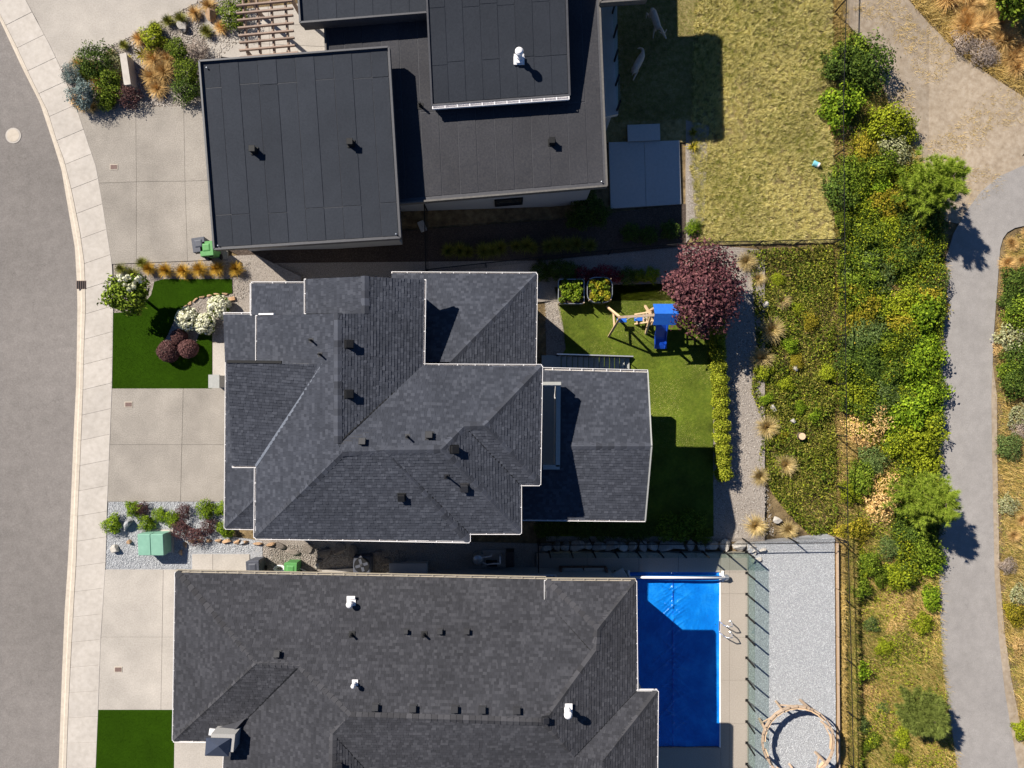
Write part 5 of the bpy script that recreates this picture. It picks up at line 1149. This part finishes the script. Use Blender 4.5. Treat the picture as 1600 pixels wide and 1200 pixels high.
for x, y, r in ((279, 526, 12.5), (262, 549, 17), (293, 545, 15)):
    me = shrub_mesh('ball', 0, F_ball, n=6000, rz=.95, leaf=.11, lumps=4, amp=.05, inner=.72, zmin=-.8)
    plant('ball_shrub', me, x, y, r, 1.0, 'clipped maroon ball shrub at the tip of the front bed', 'shrub', 'clipped maroon balls in the front bed', zfix=.1, hfrac=.9)
for x, y, r in ((207, 795, 12), (250, 804, 10), (270, 811, 11), (322, 796, 13), (348, 797, 11), (175, 817, 14), (231, 817, 12), (351, 829, 12)):
    plant('green_shrub', sh('bright'), x, y, r, .9, 'small bright green shrub on the grey gravel bed by the driveway', 'shrub', 'green shrubs on the grey gravel bed', zfix=.11, hfrac=.6)
for x, y, r in ((223, 794, 10), (288, 799, 11), (284, 827, 14), (327, 822, 12), (308, 836, 14)):
    plant('maroon_shrub', sh('maroon'), x, y, r, .9, 'low dark maroon shrub on the grey gravel bed near the green box', 'shrub', 'maroon shrubs on the grey gravel bed', zfix=.11, hfrac=.6)
# --- corner garden
for x, y, r in ((193, 70, 10), (217, 60, 13), (242, 44, 14), (262, 32, 12), (281, 28, 13), (303, 19, 12), (325, 8, 13), (345, 42, 12), (322, 48, 13)):
    plant('ornamental_grass', tuft('gold' if rnd.random() < .5 else 'green'), x, y, r, 1.0, 'feathery grass tuft in the corner garden by the pale driveway', 'grass tuft', 'grasses of the corner garden', zfix=.11, hfrac=.6)
for x, y, r in ((240, 92, 20), (256, 112, 20), (238, 120, 18), (246, 138, 16), (262, 92, 16), (250, 70, 14)):
    plant('ornamental_grass', tuft('gold'), x, y, r, .9, 'golden grass clump behind the short concrete wall', 'grass tuft', 'golden clumps of the corner garden', zfix=.11, hfrac=.5)
for i in range(16): x = rnd.uniform(115, 180); plant('corner_tuft', tuft(rnd.choice(('gold', 'tan', 'green'))), x, rnd.uniform(100 - (x - 115) * .3, 168), rnd.uniform(9, 14), .9, 'small dry grass tuft in the corner garden beside the sidewalk', 'grass tuft', 'small tufts by the sidewalk', zfix=.11, hfrac=.4)
for x, y, r in ((222, 84, 15), (196, 92, 11)):
    plant('yucca', tuft('yucca'), x, y, r, .8, 'spiky yellow-green yucca beside the short concrete wall', 'yucca', 'yuccas of the corner garden', zfix=.11, hfrac=.5)
for x, y, r, k, lb in ((150, 94, 24, 'dark', 'big dark shrub nearest the pale driveway corner'), (172, 135, 22, 'mid', 'broad green shrub left of the short concrete wall'), (168, 158, 14, 'mid', 'small green shrub touching the exposed aggregate driveway'), (204, 152, 16, 'maroon', 'dark purple shrub at the foot of the short concrete wall'),
                       (279, 78, 16, 'mid', 'green shrub beside the grey twiggy bush'), (307, 82, 16, 'grey', 'grey twiggy bush by the garage roof corner'), (293, 114, 19, 'mid', 'round green shrub close to the garage roof edge'), (292, 142, 19, 'dark', 'round dark green shrub next to the driveway and garage'), (178, 98, 15, 'sage', 'sage-coloured shrub beside the big dark shrub'),
                       (366, 22, 20, 'mid', 'loose green shrub against the pergola posts'), (240, 62, 20, 'lime', 'bright green leafy clump among corner garden grasses'), (136, 110, 12, 'mid', 'small green shrub beside the sidewalk bend')):
    plant('shrub', sh(k), x, y, r, 1.0, lb, 'shrub', 'shrubs of the corner garden', zfix=.11, hfrac=.6)
for x, y, r, lb in ((132, 150, 20, 'blue spruce mound where driveway meets sidewalk'), (114, 118, 14, 'small pale blue spruce by the sidewalk curve')):
    plant('blue_spruce', sh('spruce'), x, y, r, 1.1, lb, 'shrub', 'blue spruces of the corner garden', zfix=.11, hfrac=.7)
# --- shaded side yard and garden edge
for i in range(14): plant('side_grass', tuft('green'), 700 + i * 17 + rnd.uniform(-4, 4), 392 - i * .9 + rnd.uniform(-4, 4), rnd.uniform(12, 16), .9, 'grass tuft in the shaded row along the dark mulch side yard', 'grass tuft', 'shaded side yard grasses', off=.07, hfrac=.5)
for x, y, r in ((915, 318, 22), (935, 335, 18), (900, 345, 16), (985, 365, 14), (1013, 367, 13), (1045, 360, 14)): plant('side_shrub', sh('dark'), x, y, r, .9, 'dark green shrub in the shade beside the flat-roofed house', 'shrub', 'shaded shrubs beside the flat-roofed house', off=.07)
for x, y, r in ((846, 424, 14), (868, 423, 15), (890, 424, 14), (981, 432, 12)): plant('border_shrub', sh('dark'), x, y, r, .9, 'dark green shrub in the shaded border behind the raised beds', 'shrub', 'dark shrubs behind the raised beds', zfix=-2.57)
for x, y, r in ((908, 430, 13), (925, 430, 12), (943, 428, 13), (960, 432, 13)): plant('red_shrub', sh('red'), x, y, r, .9, 'red-leaved shrub behind the steel raised beds', 'shrub', 'red shrubs behind the raised beds', zfix=-2.57)
for x, y, r in ((998, 432, 10), (1017, 431, 12)): plant('hosta', sh('lime'), x, y, r, .7, 'lime-leaved hosta on the lawn edge beyond the raised beds', 'hosta', 'hostas on the lawn edge', zfix=-2.57)
for x, y, r in ((1083, 207, 9), (1083, 229, 11)): plant('yucca', tuft('yucca'), x, y, r, .8, 'variegated yellow yucca in the gravel bed by the shaded patio', 'yucca', 'yuccas by the shaded patio', off=.09, hfrac=.4)
plant('green_shrub', sh('bright'), 1083, 356, 11, .9, 'small bright shrub at the corner of the dry lawn', 'shrub', off=.09)
for x, y, r in ((1050, 825, 22), (1080, 822, 22), (1098, 838, 12)): plant('corner_shrub', sh('mid'), x, y, r, .8, 'green shrub in the shaded lower corner of the back lawn', 'shrub', 'shrubs in the lawn corner', zfix=-2.55)
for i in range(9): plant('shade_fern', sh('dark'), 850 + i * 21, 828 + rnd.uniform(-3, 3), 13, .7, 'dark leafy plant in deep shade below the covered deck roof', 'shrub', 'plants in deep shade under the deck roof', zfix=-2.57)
# --- purple tree
o = small_tree('purple_tree', 1096, 452, 51, 2.2, -2.58, F_purple, 'purple-leaved tree beside the swing set and hedge', 13000, .14, .62, amp=.5, lumps=26, trunk=.11, seed=9, sy=1.12)
# --- hedge
for i in range(15):
    y = 480 + i * 18.6; x = 1120 + (y - 480) * .045
    me = shrub_mesh('hedge', i % 3, F_hedge, n=2400, rz=1.05, leaf=.17, lumps=9, amp=.2, inner=.5, zmin=-.9)
    plant('hedge_shrub', me, x, y, 13.5, 1.35, 'yellow-green hedge shrub in the row beside the back lawn', 'hedge shrub', 'hedge row beside the back lawn', zfix=-2.57, hfrac=1.1)
# --- planted slope: ground cover and feature plants
COVER = [(1165, 392), (1300, 383), (1303, 600), (1305, 836), (1262, 834), (1228, 800), (1205, 770), (1184, 720), (1190, 660), (1172, 610), (1180, 540), (1176, 470), (1172, 430)]
sheet('planted_slope', [(1150, 388), (1300, 384), (1306, 838), (1180, 840), (1160, 600)], soil, off=.015, thick=.1)
def sprigs(name, poly, n, mat, L=.16, hmax=.2, off=0, lump=.12, asp=.3, mask=None):
    X, Y, Z = scatter(poly, n); r_ = np.random.default_rng(3)
    if mask is not None: k = r_.random(n) < mask(X, Y); X, Y, Z = X[k], Y[k], Z[k]; n = len(X)
    h = .5 + .25 * np.sin(X * 3.1 + 1.3 * np.sin(Y * 2.3)) + .25 * np.sin(Y * 3.7 + 1.7 * np.sin(X * 1.9))
    p = np.stack([X, Y, Z + off + r_.random(n) ** .6 * hmax * (.35 + h * .9)], 1)
    nn = r_.normal(size=(n, 3)) * .6 + np.array([0, 0, .8]); nn /= np.linalg.norm(nn, axis=1)[:, None]
    v, f = leaves(p, nn, L, asp, r_); return npmesh(name, v, f, mat, kind='stuff')
sprigs('ground_cover', COVER, 60000, F_cover, .13, .3, mask=lambda X, Y: .45 + .55 * patchy(1.1, .8, .5)(X, Y))
sprigs('leafy_ground_cover', COVER, 9000, F_mid, .11, .45, mask=patchy(1.6, 1.0, .5), asp=.5)
sprigs('leafy_ground_cover', COVER, 3500, F_lime, .1, .4, mask=patchy(2.1, 1.3, .5), asp=.5)
blades('dry_stems', COVER, 16000, .24, .014, .95, goldb, tuft=8, spread=.1)
for x, y, r in ((1167, 409, 17), (1206, 516, 22), (1190, 560, 20), (1199, 668, 20), (1228, 727, 19), (1188, 745, 16), (1181, 822, 19), (1233, 828, 16), (1185, 436, 13), (1222, 470, 15)):
    plant('tan_grass', tuft('tan'), x, y, r, .9, 'arching tan grass tuft on the planted slope above the wild ground', 'grass tuft', 'tan grass tufts on the planted slope', off=.02, hfrac=.5)
for x, y, r in ((1193, 578, 15), (1197, 625, 14), (1225, 601, 13), (1243, 566, 12), (1219, 683, 10), (1249, 637, 10), (1272, 652, 13), (1216, 437, 12), (1244, 482, 13), (1232, 540, 12), (1290, 585, 15), (1264, 500, 13)):
    plant('lime_plant', sh(rnd.choice(('lime', 'lime', 'bright', 'yel'))), x, y, r * rnd.uniform(.7, 1.0), .8, 'lime-leaved small plant rising from the olive ground cover', 'shrub', 'lime plants in the ground cover', off=.05)
# --- wild slope
WILD = [(1303, 40), (1345, 62), (1392, 175), (1430, 240), (1470, 325), (1474, 400), (1466, 560), (1464, 900), (1470, 1050), (1482, 1130), (1494, 1210), (1500, 1270), (1318, 1270), (1312, 1020), (1307, 838), (1302, 400), (1300, 180)]
EAST = [(1640, 356), (1600, 362), (1570, 385), (1566, 440), (1560, 520), (1560, 620), (1562, 800), (1570, 980), (1590, 1110), (1612, 1210), (1700, 1210), (1700, 350)]
NORTH = [(1408, -90), (1424, -2), (1462, 42), (1504, 82), (1552, 116), (1640, 168), (1720, 160), (1720, -90)]
blades('wild_grass', WILD, 190000, .3, .022, .85, oliveb, tuft=10, spread=.1, mask=patchy(.8, .5, .35))
blades('wild_dry_grass', WILD, 150000, .32, .022, .95, goldb, tuft=12, spread=.12)
blades('wild_dry_grass', EAST, 60000, .32, .02, .9, goldb, tuft=12, spread=.12); blades('wild_grass', EAST, 22000, .28, .02, .9, oliveb, tuft=10, spread=.12)
blades('wild_dry_grass', NORTH, 70000, .45, .022, 1.0, goldb, tuft=14, spread=.1)
blades('bank_grass', [(1307, 844), (1316, 844), (1320, 1250), (1311, 1250)], 9000, .22, .018, .9, goldb, zfix=-2.47, tuft=8, spread=.08)
blades('bank_grass', [(1318, 844), (1330, 844), (1336, 1250), (1322, 1250)], 14000, .32, .02, .9, goldb, zfix=-2.85, tuft=8, spread=.08)
blades('bank_grass', [(1316, 844), (1332, 844), (1338, 1250), (1320, 1250)], 9000, .32, .02, .9, oliveb, zfix=-2.8, tuft=8, spread=.08)
blades('fence_weeds', [(1302, -60), (1318, -60), (1322, 60), (1303, 100)], 4000, .25, .018, .9, goldb, tuft=6)
COLN = dict(mid='mid green', dark='dark green', blue='blue-green', lime='lime-green', yel='yellowing', bright='bright green', straw='dry straw-coloured', grey='grey leafless', sage='pale sage')
def where(x, y):
    for (a, b, t) in ((1452, 292, 'touching the pine at the footpath bend'), (1440, 778, 'touching the pine that shades the footpath'), (1436, 1110, 'near the dark pine in dry grass')):
        if math.hypot(x - a, y - b) < 72: return t
    band = 'across the wire fence from the dry lawn' if y < 380 else 'level with the planted slope' if y < 840 else 'level with the white gravel terrace'
    return ('at the footpath edge, ' if x > 1425 and y > 320 else 'against the wire fence, ' if x < 1338 else 'mid wild slope, ') + band
def wild(x, y, r, k, hs=.8, lb=None):
    plant('wild_shrub', sh(k), x, y, r, hs, ('big ' if r >= 25 else 'small ' if r < 16 else '') + COLN[k] + ' shrub ' + where(x, y), 'shrub', 'wild shrubs of the slope: ' + k, off=-.05, sy=rnd.uniform(.6, 1.35), hfrac=.6, tilt=.28)
big = [(1318, 112, 34, 'dark'), (1350, 100, 36, 'dark'), (1335, 85, 30, 'mid'), (1318, 172, 32, 'bright'), (1385, 193, 32, 'lime'), (1412, 200, 24, 'lime'), (1395, 232, 30, 'sage'), (1350, 240, 26, 'yel'), (1370, 262, 28, 'mid'), (1330, 275, 28, 'mid'), (1310, 205, 16, 'straw'),
       (1425, 640, 32, 'bright'), (1440, 620, 28, 'bright'), (1400, 655, 26, 'bright'), (1440, 560, 30, 'bright'), (1415, 585, 28, 'bright'), (1435, 500, 30, 'bright'), (1405, 510, 26, 'yel'), (1440, 530, 24, 'bright'),
       (1430, 690, 34, 'lime'), (1450, 665, 24, 'lime'), (1400, 690, 26, 'lime'), (1440, 725, 28, 'lime'), (1360, 660, 28, 'straw'), (1340, 675, 22, 'straw'), (1385, 765, 26, 'straw'), (1370, 795, 24, 'straw'), (1360, 720, 20, 'blue'),
       (1440, 850, 30, 'mid'), (1450, 830, 24, 'dark'), (1420, 830, 24, 'dark'), (1330, 1050, 20, 'bright'), (1325, 1035, 14, 'bright'), (1453, 936, 17, 'bright'), (1440, 975, 16, 'lime'), (1360, 975, 15, 'blue'), (1340, 1130, 17, 'blue'), (1325, 1185, 20, 'bright'), (1345, 1170, 14, 'mid'), (1405, 1185, 14, 'lime'), (1380, 1010, 14, 'lime'), (1355, 1080, 11, 'straw'),
       (1335, 920, 24, 'mid'), (1350, 880, 20, 'mid'), (1325, 770, 20, 'lime'), (1330, 830, 22, 'yel'), (1345, 750, 20, 'mid'), (1455, 880, 20, 'bright'), (1400, 900, 22, 'lime'),
       (1450, 350, 24, 'dark'), (1440, 365, 20, 'bright'), (1460, 440, 16, 'straw'), (1430, 460, 16, 'straw'), (1395, 455, 18, 'straw'), (1400, 475, 16, 'straw')]
for x, y, r, k in big: wild(x, y, r, k)
THK = [(1306, 270), (1430, 262), (1462, 335), (1470, 420), (1462, 560), (1460, 720), (1440, 900), (1400, 905), (1385, 820), (1395, 720), (1330, 650), (1306, 640)]
for nm, mt, n_, ph in (('green', F_mid, 90000, (.9, .7, .5)), ('lime', F_lime, 52000, (1.3, .5, .5)), ('dark', F_dark, 70000, (.7, 1.1, .5)), ('yellow', F_yel, 6000, (1.7, .9, .5))):
    sprigs('thicket', THK, n_, mt, .085, .75, mask=patchy(*ph), asp=.6)
for nm, mt, n_, ph in (('green', F_mid, 30000, (1.1, .7, .45)), ('lime', F_lime, 42000, (1.5, .6, .45))):
    sprigs('low_growth', WILD, n_, mt, .085, .4, mask=patchy(*ph), asp=.4)
def fill(y0, y1, n, x0, x1, kinds, rr):
    for _ in range(n):
        x = rnd.uniform(x0, x1); y = rnd.uniform(y0, y1); wild(x, y, rnd.uniform(*rr), rnd.choice(kinds), .7)
fill(285, 400, 16, 1308, 1440, ['mid', 'mid', 'dark', 'yel', 'lime', 'bright'], (18, 28))
fill(400, 520, 16, 1308, 1455, ['mid', 'mid', 'blue', 'dark', 'yel', 'lime'], (17, 27))
fill(520, 660, 18, 1308, 1400, ['mid', 'blue', 'blue', 'dark', 'mid', 'lime'], (17, 26))
fill(660, 900, 16, 1318, 1450, ['lime', 'mid', 'yel', 'blue', 'straw'], (11, 19))
fill(900, 1200, 14, 1325, 1465, ['lime', 'blue', 'straw', 'mid', 'straw'], (7, 13))
for x, y, r, k in ((1590, 440, 24, 'dark'), (1582, 470, 20, 'dark'), (1598, 490, 26, 'mid'), (1594, 555, 24, 'dark'), (1580, 580, 18, 'mid'), (1590, 600, 24, 'dark'), (1580, 530, 22, 'sage'), (1562, 545, 10, 'straw'), (1590, 650, 18, 'sage'), (1578, 698, 18, 'blue'), (1596, 670, 14, 'grey'), (1576, 790, 14, 'sage'), (1590, 930, 16, 'sage'), (1585, 960, 18, 'yel'), (1574, 885, 12, 'grey'), (1592, 1010, 14, 'straw'), (1596, 1140, 14, 'lime')):
    plant('verge_shrub', sh(k), x, y, r, .8, {'dark': 'dark', 'mid': 'green', 'straw': 'straw-coloured', 'sage': 'pale sage', 'blue': 'blue-green', 'grey': 'grey leafless', 'yel': 'yellowish', 'lime': 'lime'}[k] + ' shrub on the dry verge across the footpath', 'shrub', 'verge shrubs across the path: ' + k, off=-.03, hfrac=.6)
for x, y, r in ((1505, 65, 18), (1535, 82, 18), (1548, 88, 14)): plant('dry_bush', sh('grey'), x, y, r, .8, 'grey dry bush in tall golden grass by the dirt clearing', 'shrub', 'dry bushes by the dirt clearing', off=-.02)
for i in range(34):
    t = rnd.random(); x = 1440 + t * 165 + rnd.uniform(-10, 25); y = t * 130 - rnd.uniform(5, 70)
    plant('gold_tuft', tuft('gold'), x, y, rnd.uniform(14, 24), .9, 'tall golden grass tuft bordering the dirt clearing', 'grass tuft', 'golden tufts by the dirt clearing', off=0, hfrac=.4)
for i in range(9): plant('verge_tuft', tuft('gold'), 1572 + rnd.uniform(0, 40), 362 + rnd.uniform(0, 50) if i < 6 else rnd.uniform(700, 1150), rnd.uniform(8, 13), .8, 'golden grass tuft on the verge across the footpath', 'grass tuft', 'golden verge tufts', off=0, hfrac=.4)
# --- pines
def pine(px, py, r, crownz, h, leafm, label, seed, n=46):
    zc = 0
    q = Pg(px, py); q = P(px, py, q.z + crownz); zg = g(q.x); o = thing('pine_tree', label, 'pine tree', (q.x, q.y, zg), 'pines by the footpath')
    rr = r / FPX * (CAMZ - zg - crownz); rs = np.random.default_rng(seed); m = MB(); m.tube((q.x, q.y, zg - .1), (q.x, q.y, zg + h * .95), .1, 8, .03)
    VV = []; o3 = np.array(o.location)
    for i in range(n):
        t = .18 + .82 * (i / n); z = zg + h * t; L = rr * (1.12 - t * .82) * rs.uniform(.75, 1.1); a = i * 2.4 + rs.uniform(-.3, .3)
        tip = Vector((q.x + math.cos(a) * L, q.y + math.sin(a) * L, z + L * .35)); b = Vector((q.x, q.y, z)); m.tube(b, tip, .022, 5, .008)
        for s in np.linspace(.35, 1.0, 5):
            for k in range(3):
                c = np.array(b.lerp(tip, s)) + rs.normal(0, .1 * L, 3); nb = 60; d = rs.normal(size=(nb, 3)) * .8 + np.array([math.cos(a), math.sin(a), .9]); d /= np.linalg.norm(d, axis=1)[:, None]
                u = np.cross(d, rs.normal(size=(nb, 3))); u /= np.linalg.norm(u, axis=1)[:, None]; ln = rs.uniform(.14, .3, nb)[:, None]
                VV.append(np.stack([c - u * .011, c + u * .011, c + d * ln], 1).reshape(-1, 3))
    m.build('trunk', bark, o); V_ = np.concatenate(VV) - o3; npmesh('crown', V_, np.arange(len(V_)).reshape(-1, 3), leafm, o)
pine(1452, 292, 56, 1.8, 3.6, F_pine, 'spreading young pine by the footpath bend and dirt clearing', 1)
pine(1440, 778, 50, 1.6, 3.4, F_pine, 'bright green pine leaning its shade over the footpath', 2)
pine(1436, 1110, 42, 1.2, 2.4, F_pined, 'dark green pine amid dry straw grass near the footpath', 3)
small_tree('edge_tree', 1590, -14, 40, 1.6, -4.05, F_mid, 'leafy green tree beyond the tall golden grass', 2500, .2, .7, seed=12)
